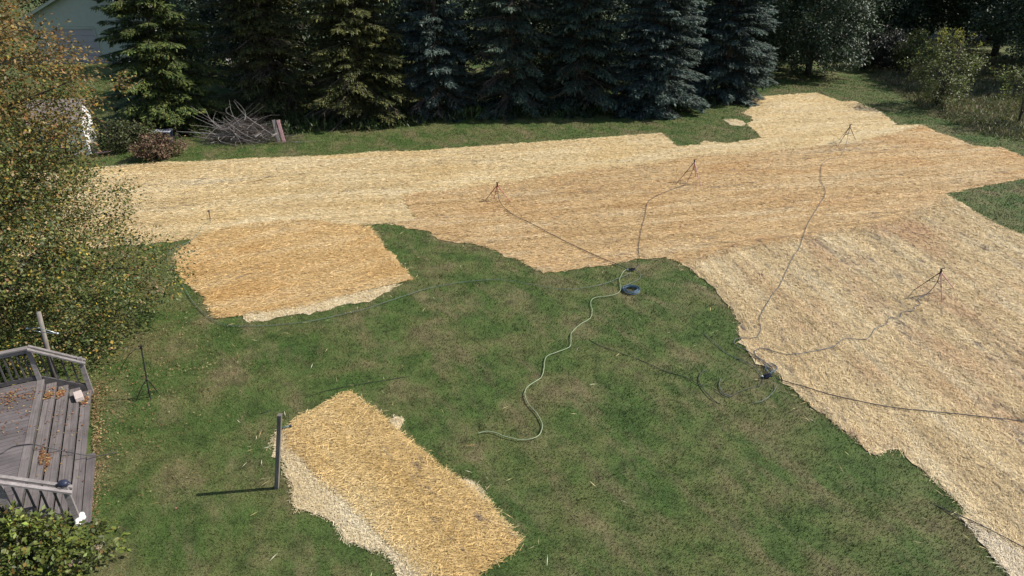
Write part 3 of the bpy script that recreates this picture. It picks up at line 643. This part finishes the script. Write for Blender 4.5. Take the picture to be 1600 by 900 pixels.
# small shed half hidden by the autumn tree
sb = gp(142, 243); sh = empty('garden_shed', sb, math.radians(14)); tag(sh, 'small shed with white end wall and grey roof behind the autumn tree', 'shed')
MB().prism([(-2.3, 0), (-.06, 0), (-.06, 1.7), (-2.3, 1.7)], 0, 1.95).build('wall', M_WHITE, sh)
ew = MB(); ew.v = [Vector(v) for v in ((0, 0, 0), (0, 1.7, 0), (0, 1.7, 1.95), (0, .85, 2.75), (0, 0, 1.95), (-.06, 0, 0), (-.06, 1.7, 0), (-.06, 1.7, 1.95), (-.06, .85, 2.75), (-.06, 0, 1.95))]
ew.f = [(0, 1, 2, 3, 4), (9, 8, 7, 6, 5)] + [(i, i + 5, (i + 1) % 5 + 5, (i + 1) % 5) for i in range(5)]
tag(ew.build('end_wall', M_WHITE, sh), 'bright white end wall')
for y0_, y1_ in ((-.18, .87), (1.88, .83)): MB().bar((-2.45, y0_, 1.82), (-2.45, y1_, 2.82), .1, .1).build('fascia', M_WHITE, sh)
M_ROOF2 = simple('brown_grey_roofing', (0.23, 0.19, 0.18), .9, .25, 12)
for a_, b_ in (((-1.2, -.2, 1.83), (-1.2, .87, 2.86)), ((-1.2, 1.9, 1.83), (-1.2, .83, 2.86))):
    MB().bar(a_, b_, 2.6, .06, up=(0, -.7 if a_[1] < 0 else .7, .7)).build('roof', M_ROOF2, sh)
MB().box((-1.3, -.02, .95), (.8, .05, 1.7)).build('door', M_ROOF2, sh)
bp = gp(150, 240); bo = MB(); bo.box((0, 0, .32), (.20, .16, .64)); bo = bo.build('gate_stub', M_POST); bo.location = bp; tag(bo, 'short grey post stub beside the small shed', 'post')
pl = MB(); pl.bar((.12, -.25, .10), (.85, -.1, .16), .16, .05); plo = pl.build('plank', M_PINK); plo.location = bp; tag(plo, 'short pinkish white plank lying by the post stub', 'plank')
# dark bin with a pale lid
bx = empty('storage_bin', gp(256, 222), .1); tag(bx, 'dark low storage bin with grey lid under the first spruce', 'bin')
MB().box((0, 0, .30), (1.0, .62, .6)).build('box', M_NAVY, bx, bevel=.03); MB().box((0, 0, .64), (1.08, .70, .08)).build('lid', simple('grey_lid', (.30, .31, .36), .5, .1), bx, bevel=.03)

# brush pile: each stick a child would pass the limit of pieces worth picking; big ones are single parts
pc = gp(388, 220); bpz = empty('brush_pile', pc + Vector((0, .15, 0))); bpz.scale = (1.2, 1.1, 1.2); tag(bpz, 'heap of grey sticks and pruned branches before the spruces', 'brush pile')
rs = random.Random(77); tw = MB()
def stick(b, a, L, z0, ang, el, r0, bend=.12, n=4):
    d = Vector((math.cos(ang) * math.cos(el), math.sin(ang) * math.cos(el), math.sin(el))); sd_ = Vector((-d.y, d.x, 0)); p = Vector((a[0], a[1], z0)); pts = []
    k1, k2 = rs.uniform(-bend, bend), rs.uniform(-bend, bend)
    for i in range(n + 1):
        t = i / n; q = p + d * L * t + sd_ * L * k1 * math.sin(t * 3.14) + Vector((0, 0, L * k2 * t * t)); q.z = max(q.z, r0); pts.append(q)
    b.tube(pts, [r0 * (1 - .75 * i / n) for i in range(n + 1)], 4)
for i in range(520):
    x = rs.gauss(0, .85); y = rs.gauss(0, .45); hh = max(.05, 1.15 * math.exp(-(x / 1.25) ** 2) * (1 - abs(y) * .5)); a = rs.uniform(-.7, .7) + rs.choice((0, math.pi))
    stick(tw, (x, y), rs.uniform(.5, 1.5), rs.uniform(0.02, hh), a, rs.uniform(-.45, .45), rs.uniform(.006, .014), .2)
tag(tw.build('twigs', M_DEADTWIG, bpz), kind='stuff')
for i in range(120):
    b = MB(); x = rs.gauss(-.3, .8); a = rs.uniform(-1.1, .6) + rs.choice((0, math.pi)); hh = 1.2 * math.exp(-(x / 1.3) ** 2)
    stick(b, (x, -.45 + rs.uniform(-.2, .5)), rs.uniform(.7, 2.0), rs.uniform(.05, hh), a, rs.uniform(-.5, .6), rs.uniform(.008, .017), .3); b.build('stick', M_TWIG, bpz)
b = MB(); stick(b, (-.8, -.2), 2.6, .25, math.pi - .05, .07, .05, .04, 5); b.build('log', M_TWIG, bpz)
for (x, y, l, a, el) in ((.55, -.7, .35, .5, .4), (.1, -.6, .3, -.6, .9), (1.3, -.55, .3, .8, .2)):
    b = MB(); stick(b, (x, y), l, .35, a, el, .06, 0); b.build('log', M_TWIG, bpz)
for i, (px, tx, m_, lb) in enumerate(((433, 426, M_TWIG, 'weathered grey board propped upright against the brush pile'), (441, 433, M_PINK, 'pinkish painted board leaning against the brush pile'), (428, 429, M_DEADTWIG, 'dark narrow board standing at the brush pile end'))):
    a_ = gp(px + 3, 222) ; top = a_ + Vector(((tx - px) / 26, .45, 1.15)); o = MB().bar((0, 0, 0.0), top - a_, .17 if i < 2 else .08, .035, up=(0, -1, .4)).build('board', m_); o.location = a_ + Vector((0, 0, .01)); tag(o, lb, 'board')

# ------------------------------------------------------------------ the deck with its stair
M_DECK = wood_material('deck_boards', (0.092, 0.080, 0.080), (0.190, 0.168, 0.165), (0.6, 14, 14), math.radians(25))
M_TREAD = wood_material('tread_boards', (0.104, 0.090, 0.088), (0.21, 0.187, 0.18), (0.6, 14, 14), math.radians(116.2))
M_RAIL = wood_material('rail_wood', (0.15, 0.133, 0.13), (0.31, 0.283, 0.275), (0.8, 10, 10), math.radians(26))
M_DKWD = wood_material('dark_stair_wood', (0.058, 0.054, 0.056), (0.12, 0.11, 0.11), (2, 8, 8))
deck = empty('wooden_deck'); tag(deck, 'weathered grey wooden deck with side stair and railings', 'deck')
# floor boards run obliquely; each is clipped to the floor outline
_b0, _b1 = gp(0, 699, ZF), gp(45, 688, ZF); bd = (_b1 - _b0).normalized(); bn = Vector((-bd.y, bd.x, 0))
SN, SF = S_NEAR - .06, S_FAR + .06
floor = [dk(SN, V_FLOOR - 4.2, 0), dk(SN, V_FLOOR - .16, 0), dk(SF, V_FLOOR - .16, 0), dk(SF, V_FLOOR - 4.2, 0)]
def clip(poly, nrm, d, keep_gt):
    out = []
    for i in range(len(poly)):
        a, b = poly[i], poly[(i + 1) % len(poly)]; da, db = a.dot(nrm) - d, b.dot(nrm) - d
        if not keep_gt: da, db = -da, -db
        if da >= 0: out.append(a)
        if (da >= 0) != (db >= 0): out.append(a.lerp(b, da / (da - db)))
    return out
ts = [p.dot(bn) for p in floor]; t = min(ts)
while t < max(ts):
    q = clip(clip(floor, bn, t + .004, True), bn, t + .136, False)
    if len(q) >= 3:
        if sum(q[i].x * q[(i + 1) % len(q)].y - q[(i + 1) % len(q)].x * q[i].y for i in range(len(q))) < 0: q.reverse()
        MB().prism(q, ZF - .035, ZF).build('board', M_DECK, deck)
    t += .14
mid = (SN + SF) / 2; LEN = SF - SN
bm_ = MB().bar(dk(SN, V_FLOOR - .075, ZF - .017), dk(SF, V_FLOOR - .075, ZF - .017), .15, .037).build('edge_board', M_TREAD, deck)
MB().bar(dk(SN, V_FLOOR - .03, ZF - .12), dk(SF, V_FLOOR - .03, ZF - .12), .03, .16).build('riser', M_DKWD, deck)
for side, s_ in (('n', SN + .02), ('f', SF - .02)):
    MB().bar(dk(s_, V_FLOOR - 4.2, ZF - .14), dk(s_, V_FLOOR - .02, ZF - .14), .04, .20).build('rim_joist', M_DKWD, deck)
for i in range(4):
    zt = ZF - (i + 1) * RISE; va = V_FLOOR + i * TREAD; 
    for k in range(2):
        wv = TREAD / 2; vc = va + wv * (k + .5) + .008
        MB().bar(dk(SN + .05, vc, zt - .017), dk(SF - .05, vc, zt - .017), wv - .007, .034).build('tread_board', M_TREAD, deck)
    if i < 3: MB().bar(dk(SN + .06, va + TREAD - .02, zt - RISE / 2 - .02), dk(SF - .06, va + TREAD - .02, zt - RISE / 2 - .02), .02, RISE - .06).build('riser', M_DKWD, deck)
_l0 = gp(148, 712).dot(DK_V); _ls = gp(148, 712).dot(DK_U)
MB().bar(dk(SN - .05, (V_END + _l0) / 2 + .02, .05), dk(_ls, (V_END + _l0) / 2 + .02, .05), _l0 - V_END + .02, .09).build('lower_tread', M_TREAD, deck)
for s_ in (SN + .02, SF - .02):
    MB().bar(dk(s_, V_FLOOR - .05, ZF - .02), dk(s_, V_END - .02, ZF - 4 * RISE - .0), .045, .22).build('stringer', M_DKWD, deck)
RH_ = .92
def railing(s_, nbal):
    pa, pb = dk(s_, V_FLOOR - .10, 0), dk(s_, V_END - .02, 0); zb, ze = ZF + RH_, ZF - 4 * RISE + RH_ - .05
    MB().bar(pa + Vector((0, 0, .0)), pa + Vector((0, 0, zb)), .10, .10, up=DK_U).build('rail_post', M_RAIL, deck)
    MB().bar(pb, pb + Vector((0, 0, ze + .12)), .10, .10, up=DK_U).build('rail_post', M_RAIL, deck)
    ext = (pb - pa).normalized() * .10; sl = Vector((0, 0, (ze - zb) / (pb - pa).length * .10))
    for off in (-.085, .085):
        MB().bar(pa + DK_U * off + Vector((0, 0, zb + .03)), pb + DK_U * off + ext + sl + Vector((0, 0, ze + .03)), .09, .04).build('handrail', M_RAIL, deck)
    MB().bar(pa + Vector((0, 0, ZF + .06)), pb + Vector((0, 0, ZF - 4 * RISE + .10)), .04, .09).build('bottom_rail', M_DKWD, deck)
    for i in range(4):
        f = (i + 1) / 5; p = pa.lerp(pb, f); z0 = ZF + .06 - f * (4 * RISE - .04); z1 = zb + (ze - zb) * f
        MB().bar(p + Vector((0, 0, z0)), p + Vector((0, 0, z1)), .035, .035, up=DK_U).build('baluster', M_DKWD, deck)
    # level part along the deck floor
    pc_ = dk(s_, V_FLOOR - 4.2, 0)
    MB().bar(pc_ + Vector((0, 0, zb + .03)), pa + Vector((0, 0, zb + .03)), .14, .04).build('handrail', M_RAIL, deck)
    MB().bar(pc_ + Vector((0, 0, zb - .06)), pa + Vector((0, 0, zb - .06)), .04, .09).build('top_rail', M_RAIL, deck)
    MB().bar(pc_ + Vector((0, 0, ZF + .08)), pa + Vector((0, 0, ZF + .08)), .05, .10).build('bottom_rail', M_DKWD, deck)
    n = int(4.0 / .13)
    for i in range(1, n):
        p = pc_.lerp(pa, i / n); MB().bar(p + Vector((0, 0, ZF + .1)), p + Vector((0, 0, zb - .05)), .035, .035, up=DK_U).build('baluster', M_DKWD, deck)
    for i in (0, .48): 
        p = pc_.lerp(pa, i); MB().bar(p, p + Vector((0, 0, zb)), .10, .10, up=DK_U).build('rail_post', M_RAIL, deck)
railing(SF, 4); railing(SN, 4)
# leaves lying on the deck and on the treads
r = np.random.default_rng(61); LP = []; LZ = []
def drift(px, py, z, n, su, sv, sm=1):
    c = gp(px, py, z)
    for _ in range(n):
        q = c + DK_U * r.normal(0, su) + DK_V * r.normal(0, sv); v = q.dot(DK_V); s_ = q.dot(DK_U)
        if SN + .1 < s_ < SF - .1:
            if v < V_FLOOR: zz = ZF
            else:
                i = int((v - V_FLOOR) / TREAD)
                if i > 3: continue
                zz = ZF - (i + 1) * RISE
            LP.append((q.x, q.y)); LZ.append(zz)
for a_ in ((18, 622, ZF, 110, .25, .12), (42, 618, ZF, 50, .2, .2), (77, 617, ZF - RISE, 170, .07, .045), (95, 615, ZF - 2 * RISE, 170, .07, .045), (72, 722, ZF - 2 * RISE, 260, .15, .030), (20, 650, ZF, 60, .6, .5), (90, 660, ZF - .3, 70, .8, .3), (134, 625, ZF - 4 * RISE, 70, .12, .05), (140, 735, .1, 40, .3, .06)): drift(*a_)
scatter_flat('deck_leaves', np.array(LP), np.array(LZ), 0.055, [(0.24, 0.11, 0.055), (0.20, 0.085, 0.045), (0.28, 0.17, 0.08), (0.36, 0.28, 0.13)], [.36, .26, .22, .16], 62, M_DEADLEAF, 'orange fallen leaves drifted on the deck and stair treads', 'leaves')
# block, white bag, dark cap, cable
q = gp(124, 622, ZF - 3 * RISE); o = MB().box((0, 0, .06), (.36, .19, .115)).build('concrete_block', simple('pale_pink_concrete', (.50, .42, .38), .85, .12, 14, bmp=.3), bevel=.012)
o.location = (q.x, q.y, ZF - 3 * RISE + .004); o.rotation_euler = (0, 0, math.radians(-52)); tag(o, 'pale concrete block lying across the lower stair treads', 'block')
q = gp(127, 816, ZF - 4 * RISE); b = MB(); rs = random.Random(3)
for i in range(7): b.ball((rs.uniform(-.05, .05), -.11 + i * .04, .055 + rs.uniform(0, .03)), rs.uniform(.05, .075), 8, 6, (1, 1, .9))
o = b.build('plastic_bag', M_WHITE, smooth=True); o.location = (q.x, q.y, ZF - 4 * RISE); o.rotation_euler = (0, 0, math.radians(20)); tag(o, 'crumpled white plastic bag at the foot of the stair post', 'bag')
q = dk(SN, V_END - .02, ZF - 4 * RISE + RH_ + .07); b = MB(); b.ball((0, 0, .06), .10, 10, 6, (1.1, .9, .62)); b.ball((.06, .02, .03), .06, 8, 5, (1.2, 1, .5))
o = b.build('cap', M_NAVY, smooth=True); o.location = q; tag(o, 'dark blue cap hung on the stair rail post above the bush', 'cap')

def hose(name, px, rad, mat, label, cat='hose', z=0.0, zs=None, group='hoses laid over lawn and straw', wob=0.006, seed=0):
    rr = random.Random(hash(label) % 1000 if seed == 0 else seed); pts = []
    for i, p in enumerate(px):
        zz = zs[i] if zs else z; pts.append(gp(p[0], p[1], zz))
    sp = smooth_path(pts, 5)
    sp = [p + Vector((rr.uniform(-wob, wob), rr.uniform(-wob, wob), 0)) for p in sp]
    o = MB().tube(sp, rad, 6).build(name, mat, smooth=True); return tag(o, label, cat, group)
ZS = 0.07; ZG = 0.045
hose('cable', [(-40, 724), (0, 709), (20, 698), (46, 694), (65, 697), (95, 704), (133, 711), (155, 712), (182, 707)], .0105, M_DARKHOSE, 'black cable crossing the deck and stair onto the grass', 'cable', zs=[ZF + .02, ZF + .02, ZF + .02, ZF + .02, ZF - .06, ZF - .3, ZF - .52, .10, .05], group=None, seed=1)

# pole with two small brackets behind the stair railing
pb = gp(90, 612); po = empty('clothes_pole', pb); tag(po, 'leaning grey pole with two white wire brackets behind the stair railing', 'pole')
tp = at_depth(60, 488, pb.y - .1) - pb
MB().tube([(0, 0, -.05), tp * .5, tp], [.065, .06, .055], 8).build('shaft', M_POST, po, smooth=True)
ac = at_depth(66, 516, pb.y - .1) - pb
for ex, ez in ((-24, -3), (24, 5)):
    e = at_depth(66 + ex, 516 + ez, pb.y - .12) - pb; b = MB()
    b.tube([ac + Vector((0, -.05, .10)), e], .009, 6); b.tube([ac + Vector((0, -.05, -.03)), e], .009, 6); b.ball(e, .028, 8, 6); b.build('bracket', M_STEEL, po, smooth=True)

# tall sprinkler stand on the lawn
def leg_tube(b, a, c, r0=.014): b.tube([a, c], r0, 6)
sbp = gp(234, 621); st = empty('sprinkler_stand', sbp); tag(st, 'tall black tripod stand on the lawn beside the autumn tree', 'stand')
tp = at_depth(221, 545, sbp.y + .05) - sbp; jn = tp * .38
MB().tube([jn * .05, jn, tp], .017, 6).build('pole', M_BLACK, st)
for q in ((213, 627), (246, 612), (236, 625)): MB().tube([jn, jn.lerp(gp(*q) - sbp, .35) + Vector((0, 0, .05)), gp(*q) - sbp + Vector((0, 0, .012))], .013, 6).build('leg', M_BLACK, st)
b = MB(); b.tube([tp, tp + Vector((0, 0, .09))], .028, 8); b.tube([tp + Vector((-.07, 0, .07)), tp + Vector((.09, 0, .09))], .012, 6); b.build('nozzle', M_BLACK, st)
b = MB(); b.ball(jn, .032, 8, 6); b.build('joint', M_BLACK, st)
o = MB().tube(smooth_path([sbp + tp, at_depth(212, 546, sbp.y), at_depth(203, 553, sbp.y + .1), at_depth(192, 570, sbp.y + .4), gp(186, 588) + Vector((0, 0, .05))], 5), .008, 6).build('cord', M_BLACK); tag(o, 'thin dark cord hanging from the tall stand toward the tree', 'cord')

# leaning wooden post with a hose tap connector
wb = gp(431, 763); wp = empty('wooden_post', wb); tag(wp, 'square grey wooden post leaning beside the golden straw rectangle', 'post')
wt = at_depth(437, 649, wb.y + .12) - wb
MB().bar((0, 0, -.1), wt, .085, .085, up=(0, 1, 0)).build('shaft', M_POST, wp, bevel=.006)
MB().bar(wt, wt + Vector((0, 0, .015)), .095, .095, up=(0, 1, 0)).build('cap_block', M_POST, wp)
q = gp(447, 671); b = MB(); b.tube([(-.12, -.05, .06), (0, 0, .075), (.09, .03, .08)], .026, 8); o = b.build('hose_connector', M_TEALHOSE, smooth=True); o.location = q; tag(o, 'teal hose connector lying at the straw corner behind the post', 'connector')
nb = MB(); nb.ball((.11, .035, .08), .038, 8, 6); nb.build('knob', M_NAVY, o)

# sprinkler tripods standing on the straw
def tripod(apex, h, feet, mats, label, lower=True):
    a = gp(apex[0], apex[1], h); ft = [gp(x, y) for x, y in feet]; c = sum(ft, Vector((0, 0, 0))) / len(ft); c.z = 0
    root = empty('sprinkler_tripod', c); tag(root, label, 'sprinkler', 'sprinkler tripods on the straw'); ap = a - c
    for f_, m_ in zip(ft, mats):
        e = f_ - c + Vector((0, 0, .03)); k = ap.lerp(e, .48)
        tk_ = 1.0 if m_ is M_BLACK else 1.5; lg = MB().tube([ap, k], .015 * tk_, 6).build('leg', m_, root); MB().tube([k, e], .011 * tk_, 6).build('lower_tube', m_ if m_ is not M_BLACK else M_DARKHOSE, lg)
        b = MB(); b.ball(k, .026, 6, 5); b.build('clamp', M_BLACK, lg)
        MB().tube([ap + Vector((0, 0, -.02)).lerp(e - ap, .0), ap.lerp(e, .16)], .018, 6).build('collar', M_BLACK, lg)
    b = MB(); b.tube([ap + Vector((0, 0, -.08)), ap + Vector((0, 0, .05))], .034, 8); b.ball(ap + Vector((0, 0, .07)), .036, 8, 6); b.build('hub', M_BLACK, root)
    b = MB(); b.tube([ap + Vector((-.06, 0, .10)), ap + Vector((.11, .02, .14))], .015, 6); b.build('nozzle', M_BLACK, root)
    br = MB(); k0 = [ap.lerp(f_ - c, .42) for f_ in ft]; mid_ = ap + Vector((0, 0, -.40 * h))
    for k in k0: br.tube([mid_, k], .009, 5)
    br.tube([ap, mid_], .012, 5); br.build('brace', M_BLACK, root)
    return a
A1 = tripod((777, 289), .78, ((772, 312), (797, 316), (757, 316)), (M_RED, M_RED, M_RED), 'faded red sprinkler tripod beside the end of the pale straw band')
A2 = tripod((1085, 253), 1.0, ((1056, 289), (1095, 292), (1087, 277)), (M_BLACK, M_PINK, M_RED), 'sprinkler tripod with one long pinkish leg on the tan straw')
A3 = tripod((1328, 198), .95, ((1311, 219), (1309, 229), (1337, 220)), (M_BLACK, M_BLACK, M_BLACK), 'all-black sprinkler tripod at the far end of the field')
A4 = tripod((1470, 425), .95, ((1427, 455), (1471, 474), (1490, 452)), (M_BLACK, M_PINK, M_PINK), 'sprinkler tripod with pink legs on the field with drill rows')
# spike sprinkler at the pale band
q = gp(329, 343); sk = empty('spike_sprinkler', q); tag(sk, 'small brown spike sprinkler on the pale straw near the autumn tree', 'sprinkler')
MB().tube([(0, 0, 0), (0, 0, .34)], .022, 6).build('spike', M_DEADTWIG, sk); b = MB(); b.ball((0, 0, .38), .055, 8, 6); b.build('head', M_DEADTWIG, sk); MB().bar((-.16, -.05, .03), (.06, 0, .03), .05, .03).build('foot', M_DEADTWIG, sk)

# hoses
hose('garden_hose', [(745, 677), (765, 674), (790, 682), (815, 687), (838, 683), (847, 670), (846, 659), (838, 645), (825, 630), (820, 615), (825, 604), (845, 590), (850, 575), (853, 558), (870, 550), (890, 542), (892, 530), (893, 520), (905, 508), (922, 497), (925, 485), (923, 472), (930, 465), (952, 462), (965, 458), (970, 450), (968, 438), (971, 429), (977, 422), (986, 421)], .0115, M_GREENHOSE, 'pale green hose snaking over the open lawn', z=.055, seed=2)
hose('garden_hose', [(986, 425), (978, 430), (965, 435), (945, 443), (915, 449), (880, 452), (840, 446), (782, 437), (730, 440), (675, 449), (620, 466), (572, 482), (530, 492), (495, 500), (450, 506), (400, 509), (345, 506), (307, 478), (285, 445), (262, 408), (266, 393), (278, 386), (297, 376), (311, 362), (317, 351), (328, 346), (329, 343)], .009, M_TEALHOSE, 'grey-teal hose rounding the orange straw patch to spike sprinkler', z=.05, seed=3)
hose('garden_hose', [(990, 421), (998, 425), (1001, 432), (995, 438), (984, 443), (976, 447), (970, 452)], .0095, M_TEALHOSE, 'short teal hose looping from splitter to the blue coil', z=.05, seed=4)
hose('garden_hose', [(992, 420), (999, 412), (999, 404), (998, 390), (999, 375), (1003, 355), (1008, 335), (1013, 315), (1030, 304), (1055, 294), (1070, 288), (1078, 276), (1084, 260)], .0105, M_DARKHOSE, 'dark hose up to the tripod with one long pinkish leg', zs=[.05] + [ZS] * 9 + [.1, .35, .75], seed=5)
hose('garden_hose', [(983, 421), (965, 413), (940, 403), (900, 385), (860, 365), (830, 349), (803, 336), (786, 322), (779, 310), (777, 297)], .012, M_DARKHOSE, 'dark hose running to the faded red tripod', zs=[.05] + [ZS] * 6 + [.1, .3, .6], seed=6)
hose('garden_hose', [(1206, 582), (1196, 570), (1178, 555), (1162, 545), (1149, 538), (1148, 531), (1158, 528), (1176, 528), (1186, 523), (1189, 512), (1187, 497), (1195, 480), (1207, 460), (1218, 447), (1228, 425), (1240, 400), (1250, 385), (1262, 350), (1280, 320), (1290, 300), (1283, 282), (1284, 258), (1296, 248), (1310, 246), (1317, 238), (1322, 224), (1327, 204)], .0105, M_GREYHOSE, 'long grey hose winding to the all-black tripod', zs=[ZS] * 24 + [.08, .35, .75], seed=7)
hose('garden_hose', [(1210, 584), (1205, 573), (1190, 562), (1179, 553), (1182, 546), (1192, 544), (1210, 549), (1225, 553), (1250, 552), (1300, 542), (1315, 531), (1325, 529), (1350, 530), (1360, 525), (1368, 513), (1385, 506), (1389, 497), (1405, 496), (1410, 487), (1426, 485), (1430, 478), (1438, 475), (1434, 467), (1446, 461), (1456, 452), (1464, 441), (1468, 430)], .011, M_GREYHOSE, 'grey kinked hose running to the pink-legged tripod', zs=[ZS] * 23 + [.12, .3, .5, .8], seed=8)
hose('garden_hose', [(1212, 591), (1222, 594), (1260, 605), (1300, 617), (1350, 628), (1400, 637), (1480, 645), (1600, 658), (1720, 672)], .012, M_DARKHOSE, 'dark hose stretched straight across the drill rows', z=ZS, seed=9)
hose('garden_hose', [(1193, 589), (1189, 601), (1172, 606), (1155, 612), (1145, 618), (1133, 619), (1117, 608), (1103, 602), (1091, 600), (1070, 589), (1045, 582), (1020, 571), (990, 559), (965, 550), (935, 539), (920, 530)], .008, M_DARKHOSE, 'black hose half sunk in grass from second splitter over the lawn', zs=[.04] * 9 + [.02, .012, .03, .0, .025, .02, .0], seed=10)
hose('garden_hose', [(1104, 578), (1095, 583), (1092, 592), (1097, 605), (1112, 622), (1135, 638), (1180, 657), (1230, 682), (1330, 732), (1370, 750), (1450, 785), (1500, 806), (1536, 822), (1600, 855), (1680, 896)], .011, M_DARKHOSE, 'black hose from lawn loop over the bleached straw wedge', zs=[.04] * 5 + [-.03] * 3 + [-.012, -.008, -.012] + [ZS] * 4, seed=11)
hose('garden_hose', [(1190, 585), (1180, 574), (1160, 563), (1140, 555), (1125, 543), (1110, 530), (1098, 519)], .009, M_GREYHOSE, 'faint grey hose slanting over grass by the field edge', zs=[.05, .045, .04, .02, .035, .035, .02], seed=12)
hose('garden_hose', [(1211, 596), (1212, 606), (1204, 617), (1190, 627), (1176, 629)], .0095, M_TEALHOSE, 'short pale hose curl below the second splitter', z=.045, seed=13)
hose('garden_hose', [(1126, 592), (1124, 603), (1130, 614), (1142, 619)], .011, M_GREYHOSE, 'short grey hose end inside the lawn loop', z=.042, seed=16)
hose('garden_hose', [(408, 646), (440, 636), (495, 615), (530, 606), (565, 600), (600, 594), (650, 586), (710, 570), (762, 552)], .007, M_BLACK, 'thin black line sunk in grass above the golden rectangle', zs=[.03, -.02, .012, .03, .025, .032, -.01, -.02, .02], seed=14)
# coiled blue hose
cc = gp(986, 455); b = MB(); rs = random.Random(9); pts = []
for i in range(8 * 22 + 1):
    a = 2 * math.pi * i / 22; k = i / 22; rad = .245 + .055 * math.sin(k * 2.3) + .01 * math.sin(a * 3); pts.append((math.cos(a) * rad, math.sin(a) * rad, .03 + .013 * (k % 4) + (.028 if k > 4 else 0)))
b.tube(pts, .0125, 6); o = b.build('coiled_hose', M_BLUE, smooth=True); o.location = cc; tag(o, 'blue hose coiled in a neat ring on the lawn', 'hose')
# splitters
def splitter(px, z, outs, label, ang):
    root = empty('hose_splitter', gp(*px, z), ang); tag(root, label, 'splitter', 'hose splitters')
    MB().tube([(-.11, 0, .03), (.11, 0, .03)], .030, 8).build('body', M_NAVY, root, smooth=True)
    for i in range(outs):
        x = -.09 + .18 * i / max(1, outs - 1); b = MB(); b.tube([(x, 0, .03), (x + .01, -.09, .035)], .017, 6); v = b.build('outlet', M_NAVY, root); b = MB(); b.box((x, 0, .075), (.03, .05, .025)); b.build('valve', M_BLACK, v)
    b = MB(); b.tube([(-.19, 0, .03), (-.11, 0, .03)], .026, 8); b.build('inlet', M_STEEL, root, smooth=True)
    return root
splitter((987, 422), .03, 4, 'dark blue hose splitter above the coiled blue hose', .1)
splitter((1198, 588), .03, 5, 'dark blue hose splitter with silver inlet at the field edge', .25)
for i in range(3):
    k = i * 3
    hose('garden_hose', [(1197 + i, 588 - i), (1206, 583 - k * .5), (1213 + i, 577 - k * .4), (1208 - i, 571 - k * .6), (1199 - i * 2, 576 - k), (1202, 586)], .008, M_BLUE, 'blue hose loop bunched at the silver splitter', z=.05 + .018 * i, seed=40 + i, group='blue loops at the second splitter')
# bare soil spots with a flat stone
for q, lb in (((157, 855), 'flat pinkish stone in the grass beside the green bush'), ((118, 882), 'small brown stone below the green bush')):
    rs = random.Random(q[0]); o = MB().prism([(math.cos(k * .7) * rs.uniform(.10, .15), math.sin(k * .7) * rs.uniform(.08, .13)) for k in range(9)], 0, .06).build('stone', simple('stone', (.34, .27, .22), .9, .25, 14, bmp=.4), bevel=.02)
    o.location = gp(*q); tag(o, lb, 'stone')
